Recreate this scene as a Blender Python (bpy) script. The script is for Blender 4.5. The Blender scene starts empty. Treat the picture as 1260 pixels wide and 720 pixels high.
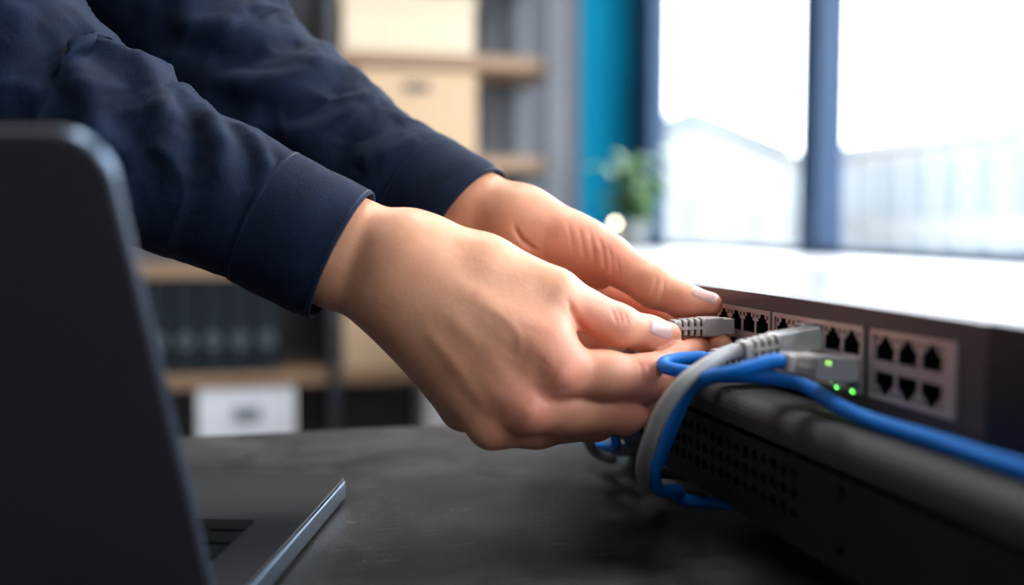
import bpy, bmesh, math, random
import numpy as np
from mathutils import Vector, Matrix, noise
from mathutils.bvhtree import BVHTree

random.seed(7)
rng = np.random.default_rng(7)
scene = bpy.context.scene
COL = scene.collection

# ------------------------------------------------------------------ camera
F = 1225.0                                     # focal length for a 1260 px wide frame (35 mm lens)
CAM = np.array([0.0, 0.0, 0.146])
PSI = math.atan(295 / 1225)                    # yaw to the right of +Y
PIT = math.atan(79 / 1225)                     # pitch down
fw = np.array([math.sin(PSI) * math.cos(PIT), math.cos(PSI) * math.cos(PIT), -math.sin(PIT)])
rt = np.array([math.cos(PSI), -math.sin(PSI), 0.0])
up = np.cross(rt, fw)
cd = bpy.data.cameras.new('camera')
cd.lens = 35.0
cd.sensor_width = 36.0
cd.clip_start = 0.01
cd.clip_end = 300
cd.dof.use_dof = True
cd.dof.focus_distance = 0.485
cd.dof.aperture_fstop = 3.0
cam = bpy.data.objects.new('camera', cd)
COL.objects.link(cam)
cam.location = CAM
cam.rotation_euler = (math.pi / 2 - PIT, 0, -PSI)
scene.camera = cam

# ------------------------------------------------------------------ world, exposure
world = bpy.data.worlds.new('overcast_sky')
scene.world = world
world.use_nodes = True
wn = world.node_tree.nodes
wn['Background'].inputs[0].default_value = (0.92, 0.965, 1.0, 1)
wn['Background'].inputs[1].default_value = 9.0
scene.view_settings.view_transform = 'Standard'
scene.view_settings.look = 'None'
scene.view_settings.exposure = 0.2
scene.view_settings.gamma = 1.0
scene.view_settings.use_curve_mapping = False
scene.render.film_transparent = False
ADDED_CEIL_POWER = {'table': 19.0, 'aisle': 3.0, 'shelves': 13.0, 'rear': 4.0}      # watts of the added ceiling panels


# ------------------------------------------------------------------ helpers
def at(px, py, Z):
    """a point in the room: sight-line through a picture point, Z metres deep"""
    return CAM + fw * Z + rt * ((px - 630) / F * Z) - up * ((py - 360) / F * Z)


def ray(px, py):
    r = fw + rt * ((px - 630) / F) - up * ((py - 360) / F)
    return r / np.linalg.norm(r)


MATS = {}


def mat(name, color, rough=0.5, metal=0.0, noise_scale=0, noise_amt=0.0, bump=0.0, bump_scale=None,
        emit=None, emit_strength=0, spec=0.5, sheen=0.0, coat=0.0, sss=0.0):
    m = bpy.data.materials.new(name)
    m.use_nodes = True
    nt = m.node_tree
    b = nt.nodes['Principled BSDF']
    b.inputs['Base Color'].default_value = (*color, 1)
    b.inputs['Roughness'].default_value = rough
    b.inputs['Metallic'].default_value = metal
    b.inputs['Specular IOR Level'].default_value = spec
    if coat:
        b.inputs['Coat Weight'].default_value = coat
    if sheen:
        b.inputs['Sheen Weight'].default_value = sheen
    if noise_scale:
        tc = nt.nodes.new('ShaderNodeTexCoord')
        n = nt.nodes.new('ShaderNodeTexNoise')
        n.inputs['Scale'].default_value = noise_scale
        n.inputs['Detail'].default_value = 5
        nt.links.new(tc.outputs['Object'], n.inputs['Vector'])
        if noise_amt:
            mx = nt.nodes.new('ShaderNodeMix')
            mx.data_type = 'RGBA'
            nt.links.new(n.outputs['Fac'], mx.inputs[0])
            lo = [max(0, c * (1 - noise_amt)) for c in color]
            hi = [min(1, c * (1 + noise_amt)) for c in color]
            mx.inputs[6].default_value = (*lo, 1)
            mx.inputs[7].default_value = (*hi, 1)
            nt.links.new(mx.outputs[2], b.inputs['Base Color'])
        if bump:
            bp = nt.nodes.new('ShaderNodeBump')
            bp.inputs['Strength'].default_value = bump
            bp.inputs['Distance'].default_value = 0.001
            if bump_scale:
                n2 = nt.nodes.new('ShaderNodeTexNoise')
                n2.inputs['Scale'].default_value = bump_scale
                n2.inputs['Detail'].default_value = 4
                nt.links.new(tc.outputs['Object'], n2.inputs['Vector'])
                nt.links.new(n2.outputs['Fac'], bp.inputs['Height'])
            else:
                nt.links.new(n.outputs['Fac'], bp.inputs['Height'])
            nt.links.new(bp.outputs['Normal'], b.inputs['Normal'])
    if emit:
        b.inputs['Emission Color'].default_value = (*emit, 1)
        b.inputs['Emission Strength'].default_value = emit_strength
    MATS[name] = m
    return m


def tag(o, label=None, cat=None, group=None, kind=None):
    if label:
        o['label'] = label
    if cat:
        o['category'] = cat
    if group:
        o['group'] = group
    if kind:
        o['kind'] = kind
    return o


def empty(name, loc=(0, 0, 0), rotz=0.0):
    o = bpy.data.objects.new(name, None)
    o.empty_display_size = 0.02
    COL.objects.link(o)
    o.location = loc
    o.rotation_euler = (0, 0, rotz)
    return o


def thing(name, label, cat, loc=(0, 0, 0), rotz=0.0, group=None):
    return tag(empty(name, loc, rotz), label, cat, group)


class MB:
    """collects shapes, then links them as ONE mesh object"""

    def __init__(self):
        self.v, self.f, self.mi = [], [], []

    def add(self, verts, faces, m=0):
        n = len(self.v)
        self.v += [tuple(map(float, p)) for p in verts]
        self.f += [tuple(i + n for i in f) for f in faces]
        self.mi += [m] * len(faces)
        return self

    def box(self, x0, x1, y0, y1, z0, z1, m=0):
        v = [(x, y, z) for x in (x0, x1) for y in (y0, y1) for z in (z0, z1)]
        f = [(0, 1, 3, 2), (4, 6, 7, 5), (0, 4, 5, 1), (2, 3, 7, 6), (0, 2, 6, 4), (1, 5, 7, 3)]
        return self.add(v, f, m)

    def rbox(self, c, s, R=None, m=0):
        c = np.array(c)
        R = np.eye(3) if R is None else np.array(R)
        v = [c + R @ (np.array([x, y, z]) * np.array(s) / 2) for x in (-1, 1) for y in (-1, 1) for z in (-1, 1)]
        f = [(0, 1, 3, 2), (4, 6, 7, 5), (0, 4, 5, 1), (2, 3, 7, 6), (0, 2, 6, 4), (1, 5, 7, 3)]
        return self.add(v, f, m)

    def tube(self, pts, r, seg=12, cap=True, m=0):
        pts = [np.array(p, float) for p in pts]
        n = len(pts)
        rr = [r] * n if np.isscalar(r) else r
        t0 = pts[1] - pts[0]
        ref = np.array([0, 0, 1.0]) if abs(t0[2]) < 0.9 * np.linalg.norm(t0) else np.array([1.0, 0, 0])
        nrm = np.cross(t0, ref)
        nrm /= np.linalg.norm(nrm)
        vs = []
        for i, p in enumerate(pts):
            t = pts[min(i + 1, n - 1)] - pts[max(i - 1, 0)]
            t = t / (np.linalg.norm(t) + 1e-12)
            nrm = nrm - t * (nrm @ t)
            nrm /= np.linalg.norm(nrm)
            b = np.cross(t, nrm)
            for k in range(seg):
                a = 2 * math.pi * k / seg
                vs.append(p + rr[i] * (math.cos(a) * nrm + math.sin(a) * b))
        fs = []
        for i in range(n - 1):
            for k in range(seg):
                k2 = (k + 1) % seg
                fs.append((i * seg + k, i * seg + k2, (i + 1) * seg + k2, (i + 1) * seg + k))
        if cap:
            fs.append(tuple(range(seg))[::-1])
            fs.append(tuple((n - 1) * seg + k for k in range(seg)))
        return self.add(vs, fs, m)

    def cyl(self, p0, p1, r, seg=20, m=0):
        return self.tube([p0, p1], r, seg, True, m)

    def prism(self, poly, z0, z1, m=0):
        n = len(poly)
        v = [(x, y, z0) for x, y in poly] + [(x, y, z1) for x, y in poly]
        f = [tuple(range(n))[::-1], tuple(range(n, 2 * n))]
        f += [(i, (i + 1) % n, n + (i + 1) % n, n + i) for i in range(n)]
        return self.add(v, f, m)

    def lathe(self, prof, c=(0, 0, 0), seg=28, m=0):
        vs, fs = [], []
        for r, z in prof:
            for k in range(seg):
                a = 2 * math.pi * k / seg
                vs.append((c[0] + r * math.cos(a), c[1] + r * math.sin(a), c[2] + z))
        for i in range(len(prof) - 1):
            for k in range(seg):
                k2 = (k + 1) % seg
                fs.append((i * seg + k, i * seg + k2, (i + 1) * seg + k2, (i + 1) * seg + k))
        return self.add(vs, fs, m)

    def mesh(self, name, mats, smooth=False):
        me = bpy.data.meshes.new(name)
        me.from_pydata(self.v, [], self.f)
        for m in (mats if isinstance(mats, (list, tuple)) else [mats]):
            me.materials.append(m)
        me.polygons.foreach_set('material_index', self.mi)
        bm = bmesh.new()
        bm.from_mesh(me)
        bmesh.ops.recalc_face_normals(bm, faces=bm.faces)
        bm.to_mesh(me)
        bm.free()
        if smooth:
            me.polygons.foreach_set('use_smooth', [True] * len(me.polygons))
        me.update()
        return me

    def build(self, name, mats, parent=None, smooth=False, bevel=0.0, seg=2, local=False):
        """verts are world positions unless local; parent may be an unrotated Empty"""
        if parent is not None and not local:
            o0 = np.array(root_loc(parent))
            self.v = [tuple(np.array(p) - o0) for p in self.v]
        me = self.mesh(name, mats, smooth)
        return link(name, me, parent, bevel, seg)


def root_loc(o):
    p = Vector((0, 0, 0))
    while o is not None:
        p = p + o.location
        o = o.parent
    return p


def link(name, me, parent=None, bevel=0.0, seg=2):
    o = bpy.data.objects.new(name, me)
    COL.objects.link(o)
    if parent is not None:
        o.parent = parent
    if bevel:
        md = o.modifiers.new('bevel', 'BEVEL')
        md.width = bevel
        md.segments = seg
        md.limit_method = 'ANGLE'
        md.angle_limit = math.radians(40)
        md.harden_normals = False
        me.polygons.foreach_set('use_smooth', [True] * len(me.polygons))
        md2 = o.modifiers.new('wn', 'WEIGHTED_NORMAL')
        md2.keep_sharp = True
    return o


def copy_tree(o, parent=None):
    c = o.copy()
    COL.objects.link(c)
    c.parent = parent
    for ch in list(o.children):
        copy_tree(ch, c)
    return c


def spline(pts, n=10):
    """Catmull-Rom through the points"""
    P = [np.array(p, float) for p in pts]
    P = [2 * P[0] - P[1]] + P + [2 * P[-1] - P[-2]]
    out = []
    for i in range(1, len(P) - 2):
        for k in range(n):
            t = k / n
            a, b, c, d = P[i - 1], P[i], P[i + 1], P[i + 2]
            out.append(0.5 * ((2 * b) + (c - a) * t + (2 * a - 5 * b + 4 * c - d) * t * t + (3 * b - a - 3 * c + d) * t ** 3))
    out.append(P[-2])
    return out


def rrect(x0, x1, y0, y1, r, n=6):
    pts = []
    for cx, cy, a0 in ((x1 - r, y1 - r, 0), (x0 + r, y1 - r, 90), (x0 + r, y0 + r, 180), (x1 - r, y0 + r, 270)):
        for k in range(n + 1):
            a = math.radians(a0 + 90 * k / n)
            pts.append((cx + r * math.cos(a), cy + r * math.sin(a)))
    return pts


# ------------------------------------------------------------------ materials
mat('teal_paint', (0.0, 0.19, 0.33), 0.7, spec=0.08, noise_scale=6, noise_amt=0.06)
mat('grey_paint', (0.17, 0.18, 0.21), 0.6, noise_scale=5, noise_amt=0.08)
mat('pilaster_grey', (0.055, 0.062, 0.078), 0.6, noise_scale=5, noise_amt=0.08)
mat('white_paint', (0.45, 0.45, 0.45), 0.7, noise_scale=4, noise_amt=0.03)
mat('floor_vinyl', (0.22, 0.2, 0.18), 0.5, noise_scale=3, noise_amt=0.2)
mat('frame_metal', (0.022, 0.05, 0.105), 0.45, 0.1, spec=0.25, noise_scale=8, noise_amt=0.08)
mat('counter_white', (0.80, 0.81, 0.83), 0.3, noise_scale=5, noise_amt=0.02)
mat('shelf_metal', (0.035, 0.04, 0.05), 0.5, 0.3, noise_scale=10, noise_amt=0.1)
mat('post_metal', (0.13, 0.135, 0.15), 0.5, 0.3, noise_scale=20, noise_amt=0.1)
mat('panel_grey', (0.105, 0.11, 0.125), 0.6, noise_scale=6, noise_amt=0.1)
mat('card_cream', (0.50, 0.345, 0.215), 0.75, noise_scale=30, noise_amt=0.05)
mat('card_pale', (0.60, 0.49, 0.36), 0.75, noise_scale=30, noise_amt=0.04)
mat('box_white', (0.78, 0.8, 0.86), 0.6, noise_scale=30, noise_amt=0.03)
mat('label_dark', (0.06, 0.055, 0.05), 0.5, noise_scale=40, noise_amt=0.1)
mat('label_grey', (0.2, 0.22, 0.25), 0.5, noise_scale=40, noise_amt=0.1)
mat('binder_black', (0.008, 0.013, 0.018), 0.6, spec=0.2, noise_scale=60, noise_amt=0.2)
mat('binder_spine', (0.011, 0.017, 0.023), 0.6, spec=0.2, noise_scale=60, noise_amt=0.2)
mat('ring_metal', (0.14, 0.17, 0.18), 0.5, 0.3, noise_scale=20, noise_amt=0.1)
mat('paper', (0.75, 0.74, 0.7), 0.8, noise_scale=200, noise_amt=0.1)
mat('leaf', (0.10, 0.20, 0.07), 0.45, noise_scale=14, noise_amt=0.45)
mat('stem', (0.12, 0.14, 0.05), 0.6, noise_scale=30, noise_amt=0.2)
mat('pot', (0.16, 0.17, 0.17), 0.5, noise_scale=20, noise_amt=0.1)
mat('soil', (0.03, 0.02, 0.015), 0.9, noise_scale=80, noise_amt=0.5, bump=0.8)
mat('brass', (0.5, 0.36, 0.16), 0.3, 0.9, noise_scale=20, noise_amt=0.1)
mat('bulb_glow', (1, 0.9, 0.7), 0.4, emit=(1.0, 0.86, 0.62), emit_strength=10, noise_scale=10, noise_amt=0.02)  # glow of the invented globe by the plant
mat('panel_glow', (1, 1, 1), 0.5, emit=(0.97, 0.98, 1.0), emit_strength=3.0, noise_scale=3, noise_amt=0.01)  # diffuser glow of the added ceiling panels
mat('switch_case', (0.06, 0.064, 0.075), 0.3, 0.0, spec=0.8, noise_scale=300, noise_amt=0.1)
mat('switch_face', (0.072, 0.058, 0.064), 0.5, 0.2, noise_scale=300, noise_amt=0.12)
mat('switch_ear', (0.007, 0.009, 0.02), 0.45, 0.2, noise_scale=200, noise_amt=0.1)
mat('port_metal', (0.50, 0.43, 0.41), 0.42, 0.55, noise_scale=150, noise_amt=0.12)
mat('port_dark', (0.006, 0.007, 0.01), 0.5, noise_scale=100, noise_amt=0.2)
mat('port_led', (0.12, 0.09, 0.08), 0.3, noise_scale=100, noise_amt=0.1)
mat('led_green', (0.1, 0.8, 0.1), 0.3, emit=(0.12, 1.0, 0.10), emit_strength=4.0, noise_scale=50, noise_amt=0.05)
mat('led_lime', (0.5, 0.9, 0.1), 0.3, emit=(0.45, 1.0, 0.12), emit_strength=5.0, noise_scale=50, noise_amt=0.05)
mat('lower_case', (0.022, 0.022, 0.024), 0.62, 0.1, noise_scale=400, noise_amt=0.15)
mat('lower_face', (0.005, 0.009, 0.011), 0.55, 0.1, spec=0.3, noise_scale=400, noise_amt=0.15)
mat('rubber', (0.008, 0.008, 0.009), 0.8, noise_scale=80, noise_amt=0.2)
mat('plug_grey', (0.47, 0.435, 0.405), 0.45, noise_scale=200, noise_amt=0.05)
mat('plug_slot', (0.05, 0.045, 0.042), 0.6, noise_scale=200, noise_amt=0.1)
mat('cable_grey', (0.36, 0.35, 0.345), 0.42, noise_scale=120, noise_amt=0.08)
mat('cable_blue', (0.0, 0.165, 0.60), 0.5, spec=0.25, noise_scale=120, noise_amt=0.08)
mat('contact_gold', (0.8, 0.55, 0.2), 0.3, 1.0, noise_scale=100, noise_amt=0.05)
mat('laptop_shell', (0.042, 0.045, 0.058), 0.42, 0.55, noise_scale=500, noise_amt=0.08)
mat('laptop_edge', (0.075, 0.115, 0.17), 0.32, 0.85, noise_scale=300, noise_amt=0.05)
mat('laptop_deck', (0.020, 0.021, 0.025), 0.45, 0.2, spec=0.25, noise_scale=500, noise_amt=0.08)
mat('trackpad', (0.075, 0.08, 0.095), 0.32, 0.3, noise_scale=300, noise_amt=0.04)
mat('key_black', (0.003, 0.003, 0.004), 0.6, spec=0.1, noise_scale=200, noise_amt=0.1)
mat('screen_off', (0.004, 0.004, 0.006), 0.08, noise_scale=10, noise_amt=0.1)
mat('facade_white', (0.245, 0.25, 0.25), 0.8, noise_scale=1.2, noise_amt=0.04)
mat('facade_band', (0.235, 0.245, 0.255), 0.8, noise_scale=1.2, noise_amt=0.04)
mat('far_glass', (0.155, 0.18, 0.205), 0.25, noise_scale=0.8, noise_amt=0.15)
mat('far_roof', (0.18, 0.20, 0.21), 0.7, noise_scale=2, noise_amt=0.1)
mat('ground_pale', (0.20, 0.205, 0.20), 0.9, noise_scale=0.5, noise_amt=0.15)
mat('hedge', (0.18, 0.205, 0.175), 0.9, noise_scale=3, noise_amt=0.3)
mat('hair', (0.012, 0.009, 0.008), 0.5, noise_scale=90, noise_amt=0.4, bump=0.6)
mat('trousers', (0.02, 0.021, 0.026), 0.85, noise_scale=80, noise_amt=0.2)
mat('button', (0.01, 0.014, 0.03), 0.35, noise_scale=80, noise_amt=0.1)


def wood_mat():
    m = mat('shelf_wood', (0.36, 0.20, 0.10), 0.5)
    nt = m.node_tree
    b = nt.nodes['Principled BSDF']
    tc = nt.nodes.new('ShaderNodeTexCoord')
    mp = nt.nodes.new('ShaderNodeMapping')
    mp.inputs['Scale'].default_value = (2, 24, 24)
    n = nt.nodes.new('ShaderNodeTexNoise')
    n.inputs['Scale'].default_value = 3
    n.inputs['Detail'].default_value = 6
    cr = nt.nodes.new('ShaderNodeValToRGB')
    cr.color_ramp.elements[0].color = (0.17, 0.10, 0.06, 1)
    cr.color_ramp.elements[1].color = (0.36, 0.23, 0.14, 1)
    nt.links.new(tc.outputs['Object'], mp.inputs[0])
    nt.links.new(mp.outputs[0], n.inputs['Vector'])
    nt.links.new(n.outputs['Fac'], cr.inputs[0])
    nt.links.new(cr.outputs[0], b.inputs['Base Color'])


wood_mat()


def table_mat():
    m = mat('table_stone', (0.05, 0.048, 0.05), 0.4, spec=0.16)
    nt = m.node_tree
    b = nt.nodes['Principled BSDF']
    tc = nt.nodes.new('ShaderNodeTexCoord')

    def nz(scale, detail=6, rough=0.6, dist=0.0):
        n = nt.nodes.new('ShaderNodeTexNoise')
        n.inputs['Scale'].default_value = scale
        n.inputs['Detail'].default_value = detail
        n.inputs['Roughness'].default_value = rough
        n.inputs['Distortion'].default_value = dist
        nt.links.new(tc.outputs['Object'], n.inputs['Vector'])
        return n
    n1, n2 = nz(13, 10, 0.72, 1.2), nz(620, 5, 0.75)
    cr = nt.nodes.new('ShaderNodeValToRGB')
    cr.color_ramp.elements[0].position = 0.36
    cr.color_ramp.elements[0].color = (0.012, 0.0105, 0.0105, 1)
    cr.color_ramp.elements[1].position = 0.68
    cr.color_ramp.elements[1].color = (0.072, 0.066, 0.067, 1)
    nt.links.new(n1.outputs['Fac'], cr.inputs[0])
    gr = nt.nodes.new('ShaderNodeMapRange')          # mineral grain
    gr.inputs['From Min'].default_value = 0.38
    gr.inputs['From Max'].default_value = 0.66
    gr.inputs['To Min'].default_value = 0.45
    gr.inputs['To Max'].default_value = 1.7
    nt.links.new(n2.outputs['Fac'], gr.inputs['Value'])
    sp = nt.nodes.new('ShaderNodeMapRange')          # sparse pale specks
    sp.inputs['From Min'].default_value = 0.685
    sp.inputs['From Max'].default_value = 0.72
    sp.inputs['To Max'].default_value = 3.0
    nt.links.new(nz(330, 3, 0.6).outputs['Fac'], sp.inputs['Value'])
    sm_ = nt.nodes.new('ShaderNodeMath')
    sm_.operation = 'ADD'
    nt.links.new(gr.outputs[0], sm_.inputs[0])
    nt.links.new(sp.outputs[0], sm_.inputs[1])
    mx = nt.nodes.new('ShaderNodeMix')
    mx.data_type = 'RGBA'
    mx.blend_type = 'MULTIPLY'
    mx.inputs[0].default_value = 1.0
    nt.links.new(cr.outputs[0], mx.inputs[6])
    nt.links.new(sm_.outputs[0], mx.inputs[7])
    # a few fine pale scratches with a shape of their own
    mp = nt.nodes.new('ShaderNodeMapping')
    mp.inputs['Rotation'].default_value = (0, 0, 0.9)
    mp.inputs['Scale'].default_value = (3.0, 60, 1)
    nt.links.new(tc.outputs['Object'], mp.inputs[0])
    vo = nt.nodes.new('ShaderNodeTexVoronoi')
    vo.feature = 'DISTANCE_TO_EDGE'
    vo.inputs['Scale'].default_value = 2.2
    nt.links.new(mp.outputs[0], vo.inputs['Vector'])
    sc_ = nt.nodes.new('ShaderNodeMapRange')
    sc_.inputs['From Min'].default_value = 0.0
    sc_.inputs['From Max'].default_value = 0.012
    sc_.inputs['To Min'].default_value = 0.55
    sc_.inputs['To Max'].default_value = 0.0
    nt.links.new(vo.outputs['Distance'], sc_.inputs['Value'])
    n3 = nz(14, 2)
    gt = nt.nodes.new('ShaderNodeMath')
    gt.operation = 'GREATER_THAN'
    gt.inputs[1].default_value = 0.54
    nt.links.new(n3.outputs['Fac'], gt.inputs[0])
    mu = nt.nodes.new('ShaderNodeMath')
    mu.operation = 'MULTIPLY'
    nt.links.new(gt.outputs[0], mu.inputs[0])
    nt.links.new(sc_.outputs[0], mu.inputs[1])
    mx2 = nt.nodes.new('ShaderNodeMix')
    mx2.data_type = 'RGBA'
    mx2.inputs[7].default_value = (0.26, 0.25, 0.24, 1)
    nt.links.new(mu.outputs[0], mx2.inputs[0])
    nt.links.new(mx.outputs[2], mx2.inputs[6])
    nt.links.new(mx2.outputs[2], b.inputs['Base Color'])
    rr = nt.nodes.new('ShaderNodeMapRange')
    rr.inputs['To Min'].default_value = 0.26
    rr.inputs['To Max'].default_value = 0.56
    nt.links.new(n1.outputs['Fac'], rr.inputs['Value'])
    nt.links.new(rr.outputs[0], b.inputs['Roughness'])
    bp = nt.nodes.new('ShaderNodeBump')
    bp.inputs['Strength'].default_value = 0.25
    bp.inputs['Distance'].default_value = 0.0006
    nt.links.new(n2.outputs['Fac'], bp.inputs['Height'])
    nt.links.new(bp.outputs[0], b.inputs['Normal'])


table_mat()


def cloth_mat():
    m = mat('shirt_navy', (0.008, 0.016, 0.038), 0.75, sheen=0.05)
    nt = m.node_tree
    b = nt.nodes['Principled BSDF']
    b.inputs['Sheen Roughness'].default_value = 0.45
    b.inputs['Sheen Tint'].default_value = (0.35, 0.5, 0.85, 1)
    b.inputs['Specular IOR Level'].default_value = 0.12
    tc = nt.nodes.new('ShaderNodeTexCoord')
    n = nt.nodes.new('ShaderNodeTexNoise')
    n.inputs['Scale'].default_value = 900
    n.inputs['Detail'].default_value = 2
    nt.links.new(tc.outputs['Object'], n.inputs['Vector'])
    n2 = nt.nodes.new('ShaderNodeTexNoise')
    n2.inputs['Scale'].default_value = 60
    n2.inputs['Detail'].default_value = 5
    nt.links.new(tc.outputs['Object'], n2.inputs['Vector'])
    cr = nt.nodes.new('ShaderNodeValToRGB')
    cr.color_ramp.elements[0].position = 0.3
    cr.color_ramp.elements[0].color = (0.0022, 0.0055, 0.0155, 1)
    cr.color_ramp.elements[1].position = 0.75
    cr.color_ramp.elements[1].color = (0.005, 0.012, 0.032, 1)
    nt.links.new(n2.outputs['Fac'], cr.inputs[0])
    nt.links.new(cr.outputs[0], b.inputs['Base Color'])
    ad = nt.nodes.new('ShaderNodeMath')
    ad.operation = 'MULTIPLY_ADD'
    ad.inputs[1].default_value = 3.0
    nt.links.new(n2.outputs['Fac'], ad.inputs[0])
    nt.links.new(n.outputs['Fac'], ad.inputs[2])
    bp = nt.nodes.new('ShaderNodeBump')
    bp.inputs['Strength'].default_value = 0.35
    bp.inputs['Distance'].default_value = 0.0008
    nt.links.new(ad.outputs[0], bp.inputs['Height'])
    nt.links.new(bp.outputs[0], b.inputs['Normal'])


cloth_mat()


def skin_mat():
    m = mat('skin', (0.62, 0.33, 0.22), 0.48)
    nt = m.node_tree
    b = nt.nodes['Principled BSDF']
    b.inputs['Subsurface Weight'].default_value = 0.22
    b.inputs['Subsurface Radius'].default_value = (0.010, 0.0035, 0.0018)
    b.inputs['Subsurface Scale'].default_value = 0.35
    b.inputs['Specular IOR Level'].default_value = 0.42
    tc = nt.nodes.new('ShaderNodeTexCoord')
    n = nt.nodes.new('ShaderNodeTexNoise')
    n.inputs['Scale'].default_value = 55
    n.inputs['Detail'].default_value = 6
    n.inputs['Roughness'].default_value = 0.6
    nt.links.new(tc.outputs['Object'], n.inputs['Vector'])
    cr = nt.nodes.new('ShaderNodeValToRGB')
    cr.color_ramp.elements[0].position = 0.3
    cr.color_ramp.elements[0].color = (0.61, 0.275, 0.157, 1)
    cr.color_ramp.elements[1].position = 0.7
    cr.color_ramp.elements[1].color = (0.73, 0.37, 0.227, 1)
    nt.links.new(n.outputs['Fac'], cr.inputs[0])
    at_ = nt.nodes.new('ShaderNodeAttribute')
    at_.attribute_name = 'blush'
    mx = nt.nodes.new('ShaderNodeMix')
    mx.data_type = 'RGBA'
    mx.inputs[7].default_value = (0.77, 0.265, 0.18, 1)
    nt.links.new(at_.outputs['Fac'], mx.inputs[0])
    nt.links.new(cr.outputs[0], mx.inputs[6])
    nt.links.new(mx.outputs[2], b.inputs['Base Color'])
    # fine skin relief
    vo = nt.nodes.new('ShaderNodeTexVoronoi')
    vo.inputs['Scale'].default_value = 900
    nt.links.new(tc.outputs['Object'], vo.inputs['Vector'])
    n2 = nt.nodes.new('ShaderNodeTexNoise')
    n2.inputs['Scale'].default_value = 260
    n2.inputs['Detail'].default_value = 4
    nt.links.new(tc.outputs['Object'], n2.inputs['Vector'])
    ad = nt.nodes.new('ShaderNodeMath')
    ad.operation = 'MULTIPLY_ADD'
    ad.inputs[1].default_value = 0.35
    nt.links.new(vo.outputs['Distance'], ad.inputs[0])
    nt.links.new(n2.outputs['Fac'], ad.inputs[2])
    bp = nt.nodes.new('ShaderNodeBump')
    bp.inputs['Strength'].default_value = 0.22
    bp.inputs['Distance'].default_value = 0.0006
    nt.links.new(ad.outputs[0], bp.inputs['Height'])
    nt.links.new(bp.outputs[0], b.inputs['Normal'])
    m2 = mat('nail', (0.62, 0.37, 0.32), 0.36, noise_scale=300, noise_amt=0.05)
    m2.node_tree.nodes['Principled BSDF'].inputs['Coat Weight'].default_value = 0.15


skin_mat()


def glass_mat(name, tint, gloss_rough=0.02, body=0.0, body_col=(1, 1, 1), ior=1.45):
    m = bpy.data.materials.new(name)
    m.use_nodes = True
    nt = m.node_tree
    for n in list(nt.nodes):
        if n.type == 'BSDF_PRINCIPLED':
            nt.nodes.remove(n)
    out = [n for n in nt.nodes if n.type == 'OUTPUT_MATERIAL'][0]
    tr = nt.nodes.new('ShaderNodeBsdfTransparent')
    tr.inputs[0].default_value = (*tint, 1)
    gl = nt.nodes.new('ShaderNodeBsdfGlossy')
    gl.inputs['Roughness'].default_value = gloss_rough
    lw = nt.nodes.new('ShaderNodeLayerWeight')      # Schlick reflectance, alike for both faces of the pane
    lw.inputs[0].default_value = 0.5
    pw = nt.nodes.new('ShaderNodeMath')
    pw.operation = 'POWER'
    pw.inputs[1].default_value = 5.0
    nt.links.new(lw.outputs['Facing'], pw.inputs[0])
    fr = nt.nodes.new('ShaderNodeMath')
    fr.operation = 'MULTIPLY_ADD'
    fr.inputs[1].default_value = 0.9
    fr.inputs[2].default_value = 0.04
    nt.links.new(pw.outputs[0], fr.inputs[0])
    mx = nt.nodes.new('ShaderNodeMixShader')
    nt.links.new(fr.outputs[0], mx.inputs[0])
    src = tr.outputs[0]
    if body:
        df = nt.nodes.new('ShaderNodeBsdfDiffuse')
        tcn = nt.nodes.new('ShaderNodeTexNoise')
        tcn.inputs['Scale'].default_value = 300
        cr = nt.nodes.new('ShaderNodeValToRGB')
        cr.color_ramp.elements[0].color = (*[c * 0.8 for c in body_col], 1)
        cr.color_ramp.elements[1].color = (*body_col, 1)
        nt.links.new(tcn.outputs['Fac'], cr.inputs[0])
        nt.links.new(cr.outputs[0], df.inputs[0])
        m0 = nt.nodes.new('ShaderNodeMixShader')
        m0.inputs[0].default_value = body
        nt.links.new(tr.outputs[0], m0.inputs[1])
        nt.links.new(df.outputs[0], m0.inputs[2])
        src = m0.outputs[0]
    nt.links.new(src, mx.inputs[1])
    nt.links.new(gl.outputs[0], mx.inputs[2])
    nt.links.new(mx.outputs[0], out.inputs[0])
    MATS[name] = m


glass_mat('window_glass', (0.97, 0.985, 1.0), 0.01)
glass_mat('clear_plastic', (0.90, 0.92, 0.94), 0.15, body=0.58, body_col=(0.82, 0.83, 0.84))
M = MATS

# ================================================================== the room
YB, XW = 3.75, 1.386            # back wall, window wall
FL, CE = -0.75, 1.95
YF, XL = -2.6, -2.6


def struct(name, mb, m, parent=None, **kw):
    o = mb.build(name, m, parent, **kw)
    if parent is None:
        o['kind'] = 'structure'
    return o


struct('floor', MB().box(XL, XW + 0.15, YF, YB + 0.1, FL - 0.08, FL), M['floor_vinyl'])
struct('ceiling', MB().box(XL, XW + 0.15, YF, YB + 0.1, CE, CE + 0.08), M['white_paint'])
struct('wall_back', MB().box(XL, XW + 0.15, YB, YB + 0.1, FL, CE), M['teal_paint'])
struct('wall_left', MB().box(XL - 0.1, XL, YF, YB + 0.1, FL, CE), M['grey_paint'])
struct('trim_1', MB().box(0.97, 1.168, YB - 0.035, YB, FL, CE), M['pilaster_grey'], bevel=0.004)

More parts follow.
